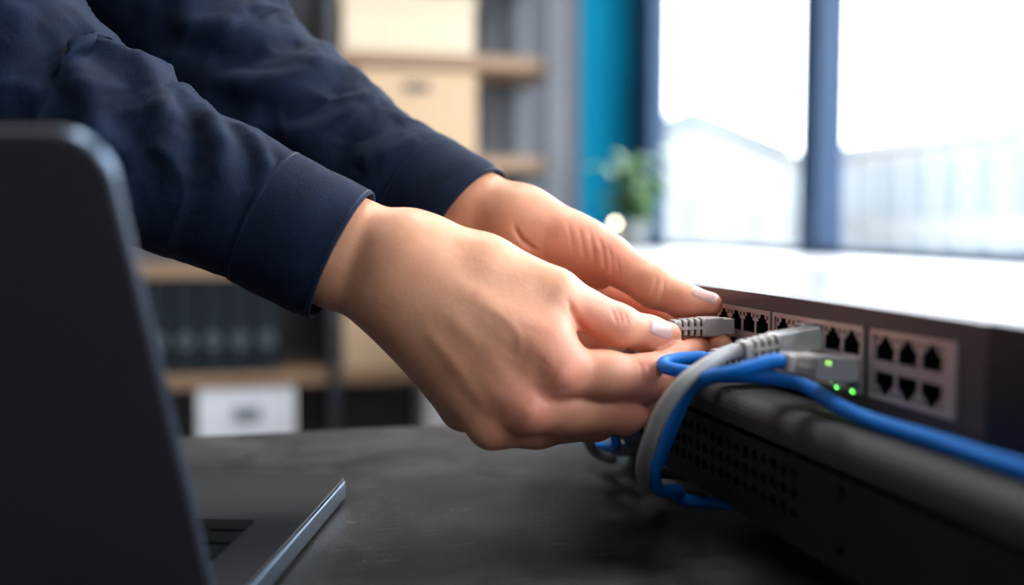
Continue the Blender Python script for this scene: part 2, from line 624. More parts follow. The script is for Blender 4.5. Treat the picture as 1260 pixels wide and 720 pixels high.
# window wall: low wall, head, and glazing bays divided by mullions
struct('wall_right', MB().box(XW, XW + 0.12, YF, YB, FL, 0.035), M['grey_paint'])
struct('wall_right_head', MB().box(XW, XW + 0.12, YF, YB, 1.75, CE), M['white_paint'])
muls = [3.60, 2.385, 1.09, -0.2, -1.49]            # mullion centre lines along the wall
half = 0.045
WZ0, WZ1 = 0.035, 1.75
for i in range(len(muls)):
    y1 = muls[i] + (YB - 3.6 if i == 0 else 0)
    y0 = muls[i + 1] if i + 1 < len(muls) else YF
    w = tag(empty('window_%d' % (i + 1), (XW, (y0 + y1) / 2, WZ0)), kind='structure')
    if i == 0:
        MB().box(XW, XW + 0.075, 3.56, YB, WZ0, WZ1).build('jamb', M['frame_metal'], w, bevel=0.004)
        top = 3.56
    else:
        top = muls[i] - half
    bot = y0 + half if i + 1 < len(muls) else y0
    if i + 1 < len(muls):
        MB().box(XW - 0.01, XW + 0.07, y0 - half, y0 + half, WZ0, WZ1).build('mullion', M['frame_metal'], w, bevel=0.004)
    MB().box(XW, XW + 0.07, bot, top, WZ0, 0.098).build('bottom_rail', M['frame_metal'], w, bevel=0.004)
    MB().box(XW, XW + 0.07, bot, top, 1.69, WZ1).build('top_rail', M['frame_metal'], w, bevel=0.004)
    MB().box(XW + 0.045, XW + 0.053, bot, top, 0.098, 1.69).build('pane', M['window_glass'], w)

# wall behind the camera
struct('wall_front', MB().box(XL, XW + 0.12, YF - 0.1, YF, FL, CE), M['grey_paint'])


# portals guide the sky light in through the openings
def portal(name, loc, sx, sy, rot):
    l = bpy.data.lights.new(name, 'AREA')
    l.shape = 'RECTANGLE'
    l.size, l.size_y = sx, sy
    l.cycles.is_portal = True
    o = bpy.data.objects.new(name, l)
    COL.objects.link(o)
    o.location = loc
    o.rotation_euler = rot


portal('window_portal', (XW + 0.13, (YF + YB) / 2, 0.9), 1.75, YB - YF, (0, math.pi / 2, 0))

# unseen ceiling panels added for fill and top rim, each with a light
for x, y, pw, lab in ((0.45, 1.05, 'table', 'flat square ceiling panel lamp above the work table'),
                                 (-1.2, 0.95, 'aisle', 'flat square ceiling panel lamp above the aisle'),
                                 (-0.1, 2.5, 'shelves', 'flat square ceiling panel lamp in front of the shelving'),
                                 (-0.4, -1.3, 'rear', 'flat square ceiling panel lamp nearest the rear wall')):
    t = thing('ceiling_lamp', lab, 'lamp', (x, y, CE))
    MB().box(x - .31, x + .31, y - .31, y + .31, CE - 0.03, CE).build('housing', M['white_paint'], t, bevel=0.004)
    MB().box(x - .29, x + .29, y - .29, y + .29, CE - 0.034, CE - 0.0295).build('diffuser', M['panel_glow'], t)
    l = bpy.data.lights.new('panel_light', 'AREA')
    l.shape = 'SQUARE'
    l.size = 0.58
    l.energy = ADDED_CEIL_POWER[pw]
    l.color = (1.0, 0.97, 0.93)
    lo = bpy.data.objects.new('panel_light', l)
    COL.objects.link(lo)
    lo.parent = t
    lo.location = (0, 0, -0.036)

# white window counter
wc = thing('window_counter', 'long white worktop running along under the windows', 'counter', (0.95, 1.7, FL))
MB().box(0.665, XW - 0.001, -0.6, 3.19, 0.042, 0.075).build('worktop', M['counter_white'], wc, bevel=0.004)
for y in (-0.55, 0.9, 2.1, 3.16):
    MB().box(0.72, XW - 0.01, y - 0.02, y + 0.02, FL, 0.042).build('support_panel', M['grey_paint'], wc)
MB().box(1.34, XW - 0.002, -0.6, 3.19, FL, 0.042).build('back_panel', M['grey_paint'], wc)

# ================================================================== outside
struct('ground_outside', MB().box(XW + 0.2, 120, -60, 120, -6.3, -6.0), M['ground_pale'])

blk = thing('office_block', 'long pale office block with rows of bluish windows across the street', 'building', (24.0, 24, -6))
MB().box(19.5, 29, 8, 62, -6, 2.75).build('wall', M['facade_white'], blk)
MB().box(19.2, 29.2, 7.8, 62.2, 2.75, 3.02).build('parapet', M['facade_band'], blk)
wme = MB().box(-0.04, 0.04, -0.36, 0.36, -0.95, 0.95).mesh('window', M['far_glass'])
pme = MB().box(-0.10, 0.10, -0.14, 0.14, -4.375, 4.375).mesh('pilaster', M['facade_band'])
for k in range(26):
    yy = 14 + 1.45 * k
    p = link('pilaster', pme, blk)
    p.location = (19.46 - 24, yy - 0.725 - 24, -1.625 + 6)
    for zc in (-3.6, -1.1, 1.4):
        o = link('window', wme, blk)
        o.location = (19.49 - 24, yy - 24, zc + 6)

hs = thing('house', 'small white gabled house across the street', 'building', tuple(at(880, 300, 30) * np.array([1, 1, 0]) + np.array([0, 0, -6])))
hl = np.array(hs.location)


def hbox(x0, x1, y0, y1, z0, z1, nm, m):
    c, s = math.cos(-0.35), math.sin(-0.35)
    b = MB().box(x0, x1, y0, y1, z0, z1)
    b.v = [(c * x - s * y, s * x + c * y, z) for x, y, z in b.v]
    return b.build(nm, m, hs, local=True)


hbox(-3.4, 2.0, 0, 7, 0, 8.2, 'wall', M['facade_white'])
c_, s_ = math.cos(-0.35), math.sin(-0.35)
rf = MB()
gp = [(-3.7, 8.3), (-0.75, 9.5), (2.2, 8.3), (2.2, 8.55), (-0.75, 9.8), (-3.7, 8.55)]
rf.v = [(c_ * x - s_ * y, s_ * x + c_ * y, z) for y in (-0.4, 7.4) for x, z in gp]
rf.f = [(0, 1, 2, 3, 4, 5), tuple(range(11, 5, -1))] + [(i, (i + 1) % 6, 6 + (i + 1) % 6, 6 + i) for i in range(6)]
rf.mi = [0] * len(rf.f)
rf.build('roof', M['far_roof'], hs, local=True)
gb = MB()
gb.v = [(c_ * x - s_ * y, s_ * x + c_ * y, z) for y in (0.0, 7.0) for x, z in ((-3.4, 8.2), (2.0, 8.2), (-0.7, 9.5))]
gb.f = [(0, 1, 2), (5, 4, 3), (0, 3, 4, 1), (1, 4, 5, 2), (2, 5, 3, 0)]
gb.mi = [0] * 5
gb.build('gable', M['facade_white'], hs, local=True)
for x in (-2.4, -0.8, 1.2):
    for z in (4.2, 6.6):
        hbox(x - 0.35, x + 0.35, -0.05, 0.02, z - 0.6, z + 0.6, 'window', M['far_glass'])
for i, (px, Z, r) in enumerate(((822, 26, 0.75), (888, 24, 0.8), (955, 27, 0.8))):
    c = at(px, 300, Z)
    t = tag(empty('hedge_bush', (c[0], c[1], -6)), 'pale green rounded bush in front of the white house', 'bush', 'bushes by the white house')
    bm = bmesh.new()
    bmesh.ops.create_icosphere(bm, subdivisions=4, radius=1)
    for v in bm.verts:
        k = 1 + 0.22 * noise.noise(v.co * 2.5 + Vector((i * 7, 0, 0))) + 0.1 * noise.noise(v.co * 7)
        v.co = Vector((v.co.x * r * k, v.co.y * r * k, 3.8 + v.co.z * 2.0 * k))
    me = bpy.data.meshes.new('foliage')
    bm.to_mesh(me)
    bm.free()
    me.materials.append(M['hedge'])
    link('foliage', me, t)
    MB().tube([(c[0], c[1], -6), (c[0], c[1], -2.4)], [0.16, 0.1], 8).build('trunk', M['stem'], t)

# ================================================================== shelving at the back
SY = 3.25
sh = thing('shelving_unit', 'dark metal shelving unit with brown wooden boards against the back wall', 'shelf', (0.0, SY + 0.18, FL))
boards = [-0.66, -0.315, 0.035, 0.385, 0.715, 1.06]
MB().box(-1.72, 0.955, SY + 0.345, SY + 0.36, FL, 1.25).build('back_panel', M['panel_grey'], sh)
for z in boards:
    MB().box(-1.72, 0.955, SY, SY + 0.345, z - 0.045, z).build('board', M['shelf_wood'], sh, bevel=0.003)
for x in (-1.70, -0.66, 0.19):
    for y in (SY - 0.022, SY + 0.31):
        MB().box(x - 0.018, x + 0.018, y, y + 0.03, FL, 1.25).build('post', M['shelf_metal'], sh)
# slotted upright at the right-hand end: strip with a row of slots
po = MB()
x0, x1 = 0.90, 0.965
for k in range(50):
    z = FL + 0.04 * k
    po.box(x0, x0 + 0.022, SY - 0.026, SY - 0.002, z, z + 0.04)
    po.box(x1 - 0.022, x1, SY - 0.026, SY - 0.002, z, z + 0.04)
    po.box(x0 + 0.022, x1 - 0.022, SY - 0.026, SY - 0.002, z, z + 0.018)
po.box(x1 - 0.003, x1, SY - 0.002, SY + 0.05, FL, 1.25)
po.build('post', M['post_metal'], sh)['label'] = 'light grey slotted upright'
MB().box(0.81, 0.85, SY + 0.25, SY + 0.29, FL, 1.25).build('post', M['shelf_metal'], sh)
for z in (0.19, -0.12, -0.48, 0.55):
    MB().box(0.17, 0.205, SY + 0.03, SY + 0.30, z - 0.012, z + 0.012).build('side_brace', M['shelf_metal'], sh)


def storage_box(name, label, cat, x0, x1, z0, h, y0, d, m, lid=None, grip=None, gm=None, group=None):
    t = thing(name, label, cat, ((x0 + x1) / 2, y0 + d / 2, z0), group=group)
    hb = h - (lid or 0)
    MB().box(x0 + 0.004, x1 - 0.004, y0 + 0.004, y0 + d - 0.004, z0, z0 + (hb if lid else h)).build('body', m, t, bevel=0.004)
    if lid:
        MB().box(x0, x1, y0, y0 + d, z0 + hb, z0 + h).build('lid', m, t, bevel=0.004)
    if grip:
        gx, gz, gw, gh = grip
        b = MB()
        b.box(gx - gw / 2, gx + gw / 2, y0 - 0.002, y0 + 0.005, gz - gh / 2, gz + gh / 2)
        b.build('grip', gm, t, bevel=0.001)
    return t


storage_box('storage_box', 'low pale cream cardboard box on the topmost visible shelf board', 'box', 0.225, 0.66, 0.715, 0.19, SY + 0.0, 0.3, M['card_pale'], lid=0.05)
storage_box('storage_box', 'tall cream cardboard box with a dark label, under the low pale box', 'box', 0.268, 0.668, 0.385, 0.275, SY + 0.004, 0.3, M['card_cream'], grip=(0.465, 0.605, 0.085, 0.028), gm=M['label_dark'])
storage_box('storage_box', 'cream cardboard box on the lower board right of the black binders', 'box', 0.215, 0.56, -0.315, 0.24, SY + 0.004, 0.3, M['card_cream'], lid=0.04)
storage_box('storage_box', 'white box with a grey grip plate on the shelf below the binders', 'box', -0.242, 0.07, -0.66, 0.305, SY + 0.004, 0.3, M['box_white'], grip=(-0.085, -0.445, 0.085, 0.045), gm=M['label_grey'])
storage_box('storage_box', 'plain white box on the shelf below the cream box', 'box', 0.49, 0.80, -0.66, 0.29, SY + 0.004, 0.3, M['box_white'], lid=0.05)


def binder(x, w, h, lab):
    t = thing('ring_binder', lab, 'binder', (x, SY + 0.15, -0.315), group='black ring binders on the shelf')
    y0 = SY + 0.02
    MB().box(x - w / 2 + 0.003, x + w / 2 - 0.003, y0, y0 + 0.003, -0.313, -0.315 + h).build('spine', M['binder_spine'], t)
    for s in (-1, 1):
        MB().box(x + s * (w / 2 - 0.0015) - 0.0015, x + s * (w / 2 - 0.0015) + 0.0015, y0, y0 + 0.27, -0.315, -0.315 + h).build('cover', M['binder_black'], t)
    MB().box(x - w / 2 + 0.008, x + w / 2 - 0.008, y0 + 0.02, y0 + 0.25, -0.312, -0.315 + h - 0.02).build('paper_block', M['paper'], t)
    ring = MB()
    n = 24
    for k in range(n):
        a0, a1 = 2 * math.pi * k / n, 2 * math.pi * (k + 1) / n
        v = []
        for a in (a0, a1):
            for r in (0.013, 0.024):
                for yy in (y0 - 0.003, y0):
                    v.append((x + r * math.cos(a), yy, -0.208 + r * math.sin(a)))
        ring.add(v, [(0, 2, 6, 4), (0, 4, 5, 1), (2, 3, 7, 6), (1, 5, 7, 3)])
    ring.build('finger_ring', M['ring_metal'], t)
    MB().box(x - 0.022, x + 0.022, y0 - 0.001, y0, -0.12, -0.06).build('spine_label', M['binder_black'], t)


for k in range(6):
    binder(-0.02 - 0.083 * k, 0.074, 0.318 - 0.012 * (k % 2),
           'black ring binder with a round finger ring on the wooden shelf board')

# plant on the window counter
pc = np.array([1.15, 3.10, 0.075])
pt = thing('potted_plant', 'small leafy green plant in a dark pot on the window counter', 'plant', tuple(pc))
MB().lathe([(0.0, 0.0), (0.045, 0.0), (0.058, 0.09), (0.062, 0.095), (0.055, 0.095), (0.052, 0.08), (0, 0.08)], pc).build('pot', M['pot'], pt, smooth=True)
MB().lathe([(0.0, 0.088), (0.052, 0.082), (0.0, 0.07)], pc).build('soil', M['soil'], pt)
lm = MB()
L = []
for i in range(5):
    t = i / 4
    w = 0.022 * math.sin(math.pi * min(1, 0.08 + 0.92 * t)) + 0.001
    zc = -0.02 * t * t
    L += [(t * 0.075, -w, zc + 0.004), (t * 0.075, 0, zc), (t * 0.075, w, zc + 0.004)]
fc = []
for i in range(4):
    for k in range(2):
        fc.append((i * 3 + k, i * 3 + k + 1, i * 3 + k + 4, i * 3 + k + 3))
lm.add(L, fc)
leaf_me = lm.mesh('leaf', M['leaf'], True)
for s in range(9):
    a = s * 2.4
    lean = 0.05 + 0.07 * random.random()
    hgt = 0.12 + 0.12 * random.random()
    tip = pc + np.array([math.cos(a) * lean * 1.3, math.sin(a) * lean * 1.3, 0.085 + hgt])
    mid = pc + np.array([math.cos(a) * lean * 0.4, math.sin(a) * lean * 0.4, 0.085 + hgt * 0.55])
    pts = spline([pc + np.array([0, 0, 0.08]), mid, tip], 6)
    MB().tube(pts, 0.0025, 6).build('stem', M['stem'], pt)
    for q in range(9):
        p = pts[2 + int(q * (len(pts) - 3) / 8)]
        o = link('leaf', leaf_me, pt)
        o.location = Vector(p - pc)
        o.rotation_euler = (random.uniform(-.4, .4), random.uniform(-.7, .5), random.uniform(0, 6.28))
        k = random.uniform(0.7, 1.25)
        o.scale = (k, k, k)

# glowing globe invented for a bright spot of unknown cause near the plant
bc = np.array([1.03, 2.92, 0.075])
gl = thing('globe_lamp', 'tiny glowing round lamp on a brass stem beside the potted plant', 'lamp', tuple(bc))
MB().lathe([(0, 0), (0.024, 0), (0.024, 0.006), (0.005, 0.01), (0.004, 0.075), (0.007, 0.078), (0, 0.078)], bc).build('stem', M['brass'], gl, smooth=True)
MB().lathe([(0, 0.076)] + [(0.0095 * math.sin(a), 0.0855 - 0.0095 * math.cos(a)) for a in np.linspace(0.3, math.pi, 10)], bc).build('bulb', M['bulb_glow'], gl, smooth=True)

# ================================================================== the table
tb = thing('work_table', 'dark scuffed stone-look table that carries the laptop and network boxes', 'table', (-0.1, 0.0, FL))
MB().box(-1.35, 0.64, -0.35, 0.727, -0.032, 0).build('tabletop', M['table_stone'], tb, bevel=0.0025)
for x in (-1.28, 0.57):
    for y in (-0.28, 0.66):
        MB().box(x - 0.025, x + 0.025, y - 0.025, y + 0.025, FL, -0.032).build('leg', M['shelf_metal'], tb, bevel=0.003)
MB().box(-1.28, 0.57, 0.645, 0.675, -0.075, -0.032).build('apron', M['shelf_metal'], tb)
MB().box(-1.28, 0.57, -0.295, -0.265, -0.075, -0.032).build('apron', M['shelf_metal'], tb)

# ================================================================== lower box
LX, LTOP, LBOT = 0.1993, 0.0715, 0.021
LY0, LY1 = 0.215, 0.668
lb = thing('rack_server', 'black rack box with a perforated front, lying under the network switch', 'computer', (LX + 0.14, (LY0 + LY1) / 2, 0))
# cover: top with a rounded front lip
prof = [(LX, 0.0585)] + [(LX + 0.009 - 0.009 * math.cos(a), LTOP - 0.009 + 0.009 * math.sin(a)) for a in np.linspace(0, math.pi / 2, 8)] + [(LX + 0.28, LTOP), (LX + 0.28, 0.0585)]
cv = MB()
n = len(prof)
cv.add([(x, y, z) for y in (LY0, LY1) for x, z in prof], [tuple(range(n)), tuple(range(2 * n - 1, n - 1, -1))] + [(i, (i + 1) % n, n + (i + 1) % n, n + i) for i in range(n)])
o = cv.build('top_cover', M['lower_case'], lb)
MB().box(LX + 0.004, LX + 0.28, LY0 + 0.001, LY1 - 0.001, 0.056, 0.0585).build('seam', M['rubber'], lb)
MB().box(LX + 0.012, LX + 0.278, LY0, LY1, LBOT, 0.056).build('chassis', M['lower_face'], lb, bevel=0.001)
# front plate with real holes
fp = MB()
pitch, py0, ncol = 0.0083, 0.3517 - 0.00415, 30
zrows = [0.0487, 0.0409, 0.0331]
X = LX


def quad(y0, y1, z0, z1):
    fp.add([(X, y0, z0), (X, y1, z0), (X, y1, z1), (X, y0, z1)], [(0, 1, 2, 3)])


ya, yb = py0, py0 + ncol * pitch
quad(LY0, 0.3178 - 0.006, LBOT, 0.056)
quad(0.3178 + 0.006, ya, LBOT, 0.056)
quad(yb, LY1, LBOT, 0.056)
zb = [zrows[2] - 0.0039, zrows[2] + 0.0039, zrows[1] + 0.0039, zrows[0] + 0.0039]
quad(ya, yb, LBOT, zb[0])
quad(ya, yb, zb[3], 0.056)


def hole_cell(cy, cz, hy, hz, r, n=12):
    out, inn, deep = [], [], []
    for k in range(n):
        a = 2 * math.pi * (k + 0.5) / n
        c, s = math.cos(a), math.sin(a)
        sc = 1 / max(abs(c), abs(s))
        out.append((X, cy + c * sc * hy, cz + s * sc * hz))
        inn.append((X, cy + c * r, cz + s * r))
        deep.append((X + 0.006, cy + c * r, cz + s * r))
    # square corners
    v = out + inn + deep
    f = [(k, (k + 1) % n, n + (k + 1) % n, n + k) for k in range(n)]
    f2 = [(n + k, n + (k + 1) % n, 2 * n + (k + 1) % n, 2 * n + k) for k in range(n)]
    fp.add(v, f, 0)
    m0 = len(fp.v) - 3 * n
    fp.f += [tuple(i + m0 for i in q) for q in f2 + [tuple(range(2 * n, 3 * n))]]
    fp.mi += [1] * (len(f2) + 1)
    # fill the four small corner triangles of the cell
    for sy in (-1, 1):
        for sz in (-1, 1):
            near = [p for p in out if (p[1] - cy) * sy > 0 and (p[2] - cz) * sz > 0]
            a_ = max(near, key=lambda p: abs(p[1] - cy))
            b_ = max(near, key=lambda p: abs(p[2] - cz))
            ys = [p for p in near if abs(abs(p[1] - cy) - hy) < 1e-9]
            zs = [p for p in near if abs(abs(p[2] - cz) - hz) < 1e-9]
            if ys and zs:
                pa = max(ys, key=lambda p: abs(p[2] - cz))
                pb = max(zs, key=lambda p: abs(p[1] - cy))
                fp.add([pa, (X, cy + sy * hy, cz + sz * hz), pb], [(0, 1, 2)])


for c in range(ncol):
    for z in zrows:
        hole_cell(py0 + (c + 0.5) * pitch, z, pitch / 2, 0.0039, 0.0029 + 0.0002 * ((c * 7) % 3 - 1))
for zc, zl, zh in ((0.0501, 0.0385, 0.056), (0.0285, LBOT, 0.0385)):
    quad(0.3178 - 0.006, 0.3178 + 0.006, zl, zc - 0.005)
    quad(0.3178 - 0.006, 0.3178 + 0.006, zc + 0.005, zh)
    hole_cell(0.3178, zc, 0.006, 0.005, 0.0027, 16)
fp.build('perforated_front', [M['lower_face'], M['port_dark']], lb)
MB().box(LX + 0.0005, LX + 0.0125, LY0, LY1, LBOT, LBOT + 0.001).build('front_edge', M['lower_face'], lb)
for y in (LY0 + 0.04, LY1 - 0.04):
    for x in (LX + 0.05, LX + 0.24):
        MB().lathe([(0, 0), (0.012, 0), (0.014, 0.021), (0, 0.021)], (x, y, 0)).build('foot', M['rubber'], lb, smooth=True)

# ================================================================== network switch
SX, STOP, SBOT = 0.2265, 0.1148, 0.0735
SY0, SY1 = 0.228, 0.70
sw = thing('network_switch', 'flat black network switch with rows of ports, on top of the perforated rack box', 'network switch', (SX + 0.13, (SY0 + SY1) / 2, LTOP))
MB().box(SX + 0.0135, SX + 0.25, SY0, SY1, SBOT, STOP).build('case', M['switch_case'], sw, bevel=0.0012)
groups = [(0.4313, 0.0138, 7), (0.3559, 0.0138, 5), (0.3055, 0.0138, 3)]
gz0, gz1 = 0.0803, 0.1071
face = MB()
face.box(SX, SX + 0.014, SY0 + 0.03, SY1, gz1, STOP)
face.box(SX, SX + 0.014, SY0 + 0.03, SY1, SBOT, gz0)
edges = []
for g, (y0, p, nn) in enumerate(groups):
    lo, hi = y0 - 0.0089, y0 + p * (nn - 1) + 0.0089
    if g == 2:
        lo = y0 - 0.0138
    edges.append((lo, hi))
edges.sort()
prev = SY0 + 0.03
for lo, hi in edges:
    face.box(SX, SX + 0.014, prev, lo, gz0, gz1)
    prev = hi
face.box(SX, SX + 0.014, prev, SY1, gz0, gz1)
face.build('front_panel', M['switch_face'], sw, bevel=0.0004)
MB().box(SX - 0.001, SX + 0.014, SY0, SY0 + 0.0495, SBOT, STOP + 0.0006).build('end_bezel', M['switch_ear'], sw, bevel=0.001)
# shield frames round each port group
for lo, hi in edges:
    b = MB()
    w = 0.0016
    for q in ((lo, hi, gz1 - w, gz1), (lo, hi, gz0, gz0 + w), (lo, lo + w, gz0 + w, gz1 - w), (hi - w, hi, gz0 + w, gz1 - w)):
        b.box(SX - 0.0008, SX + 0.012, *q)
    b.box(SX - 0.0003, SX + 0.012, lo + w, hi - w, 0.0912, 0.0950)
    b.box(SX + 0.0118, SX + 0.0125, lo, hi, gz0, gz1)
    if hi - lo < 0.055:        # the narrow group has a wide blank margin
        b.box(SX, SX + 0.012, lo + w, 0.3055 - 0.0069, gz0 + w, gz1 - w)
    b.build('shield_frame', M['port_metal'], sw)


def port_mesh(hy):
    bm = bmesh.new()
    outer = [(-hy, -0.0052), (hy, -0.0052), (hy, 0.0052), (-hy, 0.0052)]
    hole = [(-.0057, -.0048), (.0057, -.0048), (.0057, .0010), (.0039, .0010), (.0039, .0027), (.0021, .0027), (.0021, .0046),
            (-.0021, .0046), (-.0021, .0027), (-.0039, .0027), (-.0039, .0010), (-.0057, .0010)]
    vo = [bm.verts.new((0, y, z)) for y, z in outer]
    vh = [bm.verts.new((0, y, z)) for y, z in hole]
    ed = [bm.edges.new((vo[i], vo[(i + 1) % 4])) for i in range(4)] + [bm.edges.new((vh[i], vh[(i + 1) % 12])) for i in range(12)]
    bmesh.ops.triangle_fill(bm, edges=ed, use_beauty=True)
    vb = [bm.verts.new((0.0112, y, z)) for y, z in hole]
    for i in range(12):
        f = bm.faces.new((vh[i], vh[(i + 1) % 12], vb[(i + 1) % 12], vb[i]))
        f.material_index = 1
    f = bm.faces.new(vb)
    f.material_index = 1
    for s in (-1, 1):        # small light-pipe windows beside the latch notch
        r = bmesh.ops.create_cube(bm, size=1)
        for v in r['verts']:
            v.co = Vector((v.co.x * 0.0006, s * 0.0044 + v.co.y * 0.0016 + s * 0.0006, 0.0035 + v.co.z * 0.0017))
        for fc_ in {f_ for v in r['verts'] for f_ in v.link_faces}:
            fc_.material_index = 2
    me = bpy.data.meshes.new('port')
    bm.to_mesh(me)
    bm.free()
    for k in ('port_metal', 'port_dark', 'port_led'):
        me.materials.append(M[k])
    return me


pm = port_mesh(0.0069)
sl = np.array(root_loc(sw))
for y0, p, nn in groups:
    for k in range(nn):
        for zz, rot in ((0.1003, 0), (0.0868, math.pi)):
            o = link('port', pm, sw)
            o.location = Vector(np.array([SX, y0 + p * k, zz]) - sl)
            o.rotation_euler = (rot, 0, 0)
# slim contacts inside the ports in view
ct = MB()
for q in range(6):
    ct.box(0.0045, 0.010, -0.003 + q * 0.0012, -0.0026 + q * 0.0012, -0.0042, -0.0036)
cme = ct.mesh('contacts', M['contact_gold'])
for ch in [c for c in sw.children if c.name.startswith('port')]:
    o = link('contacts', cme, ch)
# lit indicators
for y, z, m in ((0.3725, 0.0895, 'led_lime'), (0.3650, 0.0806, 'led_green'), (0.3535, 0.0806, 'led_green')):
    big = 0.0011 if m == 'led_lime' and z < 0.1 else 0.0007
    MB().box(SX - 0.0012, SX + 0.001, y - big, y + big, z - big, z + big).build('indicator_light', M[m], sw, bevel=0.0003)
# feet
for y in (SY0 + 0.05, SY1 - 0.05):
    for x in (SX + 0.03, SX + 0.22):
        MB().cyl((x, y, LTOP), (x, y, SBOT), 0.009).build('foot', M['rubber'], sw)


# ================================================================== plugs and patch cables
def frame_from(axis):
    x = np.array(axis, float)
    x /= np.linalg.norm(x)
    y = np.cross([0, 0, 1.0], x)
    y /= np.linalg.norm(y)
    return np.array([x, y, np.cross(x, y)]).T


def rloop(x, hw, hh, r, n=4):
    return [(x, a, b) for a, b in rrect(-hw, hw, -hh, hh, r, n)]


def loft(sections):
    mb = MB()
    n = len(sections[0])
    for s in sections:
        mb.v += s
    for i in range(len(sections) - 1):
        for k in range(n):
            k2 = (k + 1) % n
            mb.f.append((i * n + k, i * n + k2, (i + 1) * n + k2, (i + 1) * n + k))
    mb.f.append(tuple(range(n))[::-1])
    mb.f.append(tuple((len(sections) - 1) * n + k for k in range(n)))
    mb.mi = [0] * len(mb.f)
    return mb


def plug(root, tip, axis, body_mat, flip=1, boot_len=0.0125, body_len=0.0155):
    """connector with ribbed boot; tip is the nose, axis points into the port. returns the cable exit"""
    R = frame_from(axis)

    def put(mb, name, m, parent=None, **kw):
        mb.v = [tuple(np.array(tip) + R @ np.array([p[0], p[1], p[2] * flip])) for p in mb.v]
        return mb.build(name, m, parent or root, **kw)
    b0 = -0.0062
    put(loft([rloop(-0.0062, .0053, .0038, .0004), rloop(0, .0053, .0038, .0004)]), 'plug_nose', M[body_mat], bevel=0.0003)
    put(loft([rloop(-body_len, .0059, .0047, .0008), rloop(-0.0066, .0059, .0047, .0008), rloop(-0.0060, .0056, .0043, .0008)]), 'plug_body', M[body_mat] if body_mat != 'plug_grey' else M['plug_grey'], bevel=0.0003)
    # latch clip
    cl = MB()
    cl.add([(-0.001, -.0025, .0040), (-0.001, .0025, .0040), (-0.013, .003, .0072), (-0.013, -.003, .0072),
            (-0.001, -.0025, .0033), (-0.001, .0025, .0033), (-0.013, .003, .0063), (-0.013, -.003, .0063)],
           [(0, 1, 2, 3), (7, 6, 5, 4), (0, 4, 5, 1), (1, 5, 6, 2), (2, 6, 7, 3), (3, 7, 4, 0)])
    if body_mat != 'plug_grey':
        put(cl, 'latch', M[body_mat])
        g = MB()
        for q in range(8):
            g.box(-0.006, -0.0005, -0.0036 + q * 0.00102, -0.0032 + q * 0.00102, -0.0040, -0.0037)
        put(g, 'contacts', M['contact_gold'])
    # ribbed strain-relief boot: dark core, separate ribs and side bridges
    xb = -body_len
    put(loft([rloop(xb - boot_len, .0032, .0032, .002), rloop(xb, .0047, .0038, .0015)]), 'boot_core', M['plug_slot'])
    bt = None
    nr = 4
    step = boot_len / nr
    for k in range(nr + 1):
        x1 = xb - k * step
        x0 = x1 - step * 0.55 if k < nr else x1 - 0.0035
        f = 1 - 0.16 * k / nr
        rib = loft([rloop(x0, .0057 * f, .0047 * f, .0018), rloop(x1 + 0.0002, .0058 * f, .0048 * f, .0018)])
        put(rib, 'boot_rib' if k < nr else 'boot_collar', M['plug_grey'], bevel=0.0004)
    for s in (-1, 1):
        br = MB().box(xb - boot_len, xb, s * 0.0048 - 0.0009, s * 0.0048 + 0.0007, -0.0007, 0.0007)
        put(br, 'boot_bridge', M['plug_grey'])
        br = MB().box(xb - boot_len, xb, -0.001, 0.001, s * 0.004 - 0.0006, s * 0.004 + 0.0005)
        put(br, 'boot_bridge', M['plug_grey'])
    return np.array(tip) + R @ np.array([xb - boot_len - 0.002, 0, 0]), R[:, 0]


def cable(root, pts, m, r=0.0030):
    MB().tube(spline(pts, 12), r, 14).build('cable', M[m], root, smooth=True)


UX = LX + 0.06      # where cables vanish under the lower box

# grey patch cable held in the fingers, plug at the mouth of a port
y = 0.4594
t1 = thing('patch_cable', 'grey network patch cable with its plug held between the fingers', 'cable', (0.20, y, 0.0))
tip = np.array([0.2235, y, 0.0972])
e, ax = plug(t1, tip, at(898, 400, .508) - at(826, 403, .501), 'plug_grey')
cable(t1, [e, e - ax * 0.008, at(795, 409, .503), at(765, 430, .515), at(738, 470, .535), at(724, 512, .55), at(722, 535, .556), at(732, 556, .566), at(753, 565, .574), np.array([LX + 0.002, .571, .0095]), np.array([LX + 0.06, .565, .005])], 'cable_grey')

# grey patch cable plugged into the middle group, looping down in front
t2 = thing('patch_cable', 'grey network patch cable plugged in, looping down beside the blue cable', 'cable', (0.19, 0.39, 0.0))
tip = np.array([SX + 0.006, 0.3845, 0.1003])
b_ = at(905, 433, .417)
e, ax = plug(t2, tip, tip - b_, 'clear_plastic', boot_len=0.013, body_len=0.026)
cable(t2, [e, e - ax * 0.008, at(868, 450, .408), at(838, 474, .404), at(813, 510, .408), at(797, 550, .42), at(791, 580, .445), at(798, 598, .470), at(820, 601, .490), np.array([LX - 0.002, .478, .0125]), np.array([LX + 0.06, .47, .005])], 'cable_grey', 0.0033)

# blue patch cable in the lower row, looping down
t3 = thing('patch_cable', 'blue network patch cable with grey boot, looping down behind the grey cable', 'cable', (0.19, 0.36, 0.0))
tip = np.array([SX + 0.006, 0.3565, 0.0885])
b_ = at(951, 445, .392)
e, ax = plug(t3, tip, tip - b_, 'clear_plastic', flip=-1, boot_len=0.009, body_len=0.025)
cable(t3, [e, e - ax * 0.006, at(905, 458, .392), at(872, 465, .402), at(846, 483, .418), at(829, 520, .432), at(814, 560, .446), at(805, 584, .452), at(812, 603, .463), at(834, 604, .480), np.array([LX, .452, .0115]), np.array([LX + 0.06, .44, .005])], 'cable_blue')

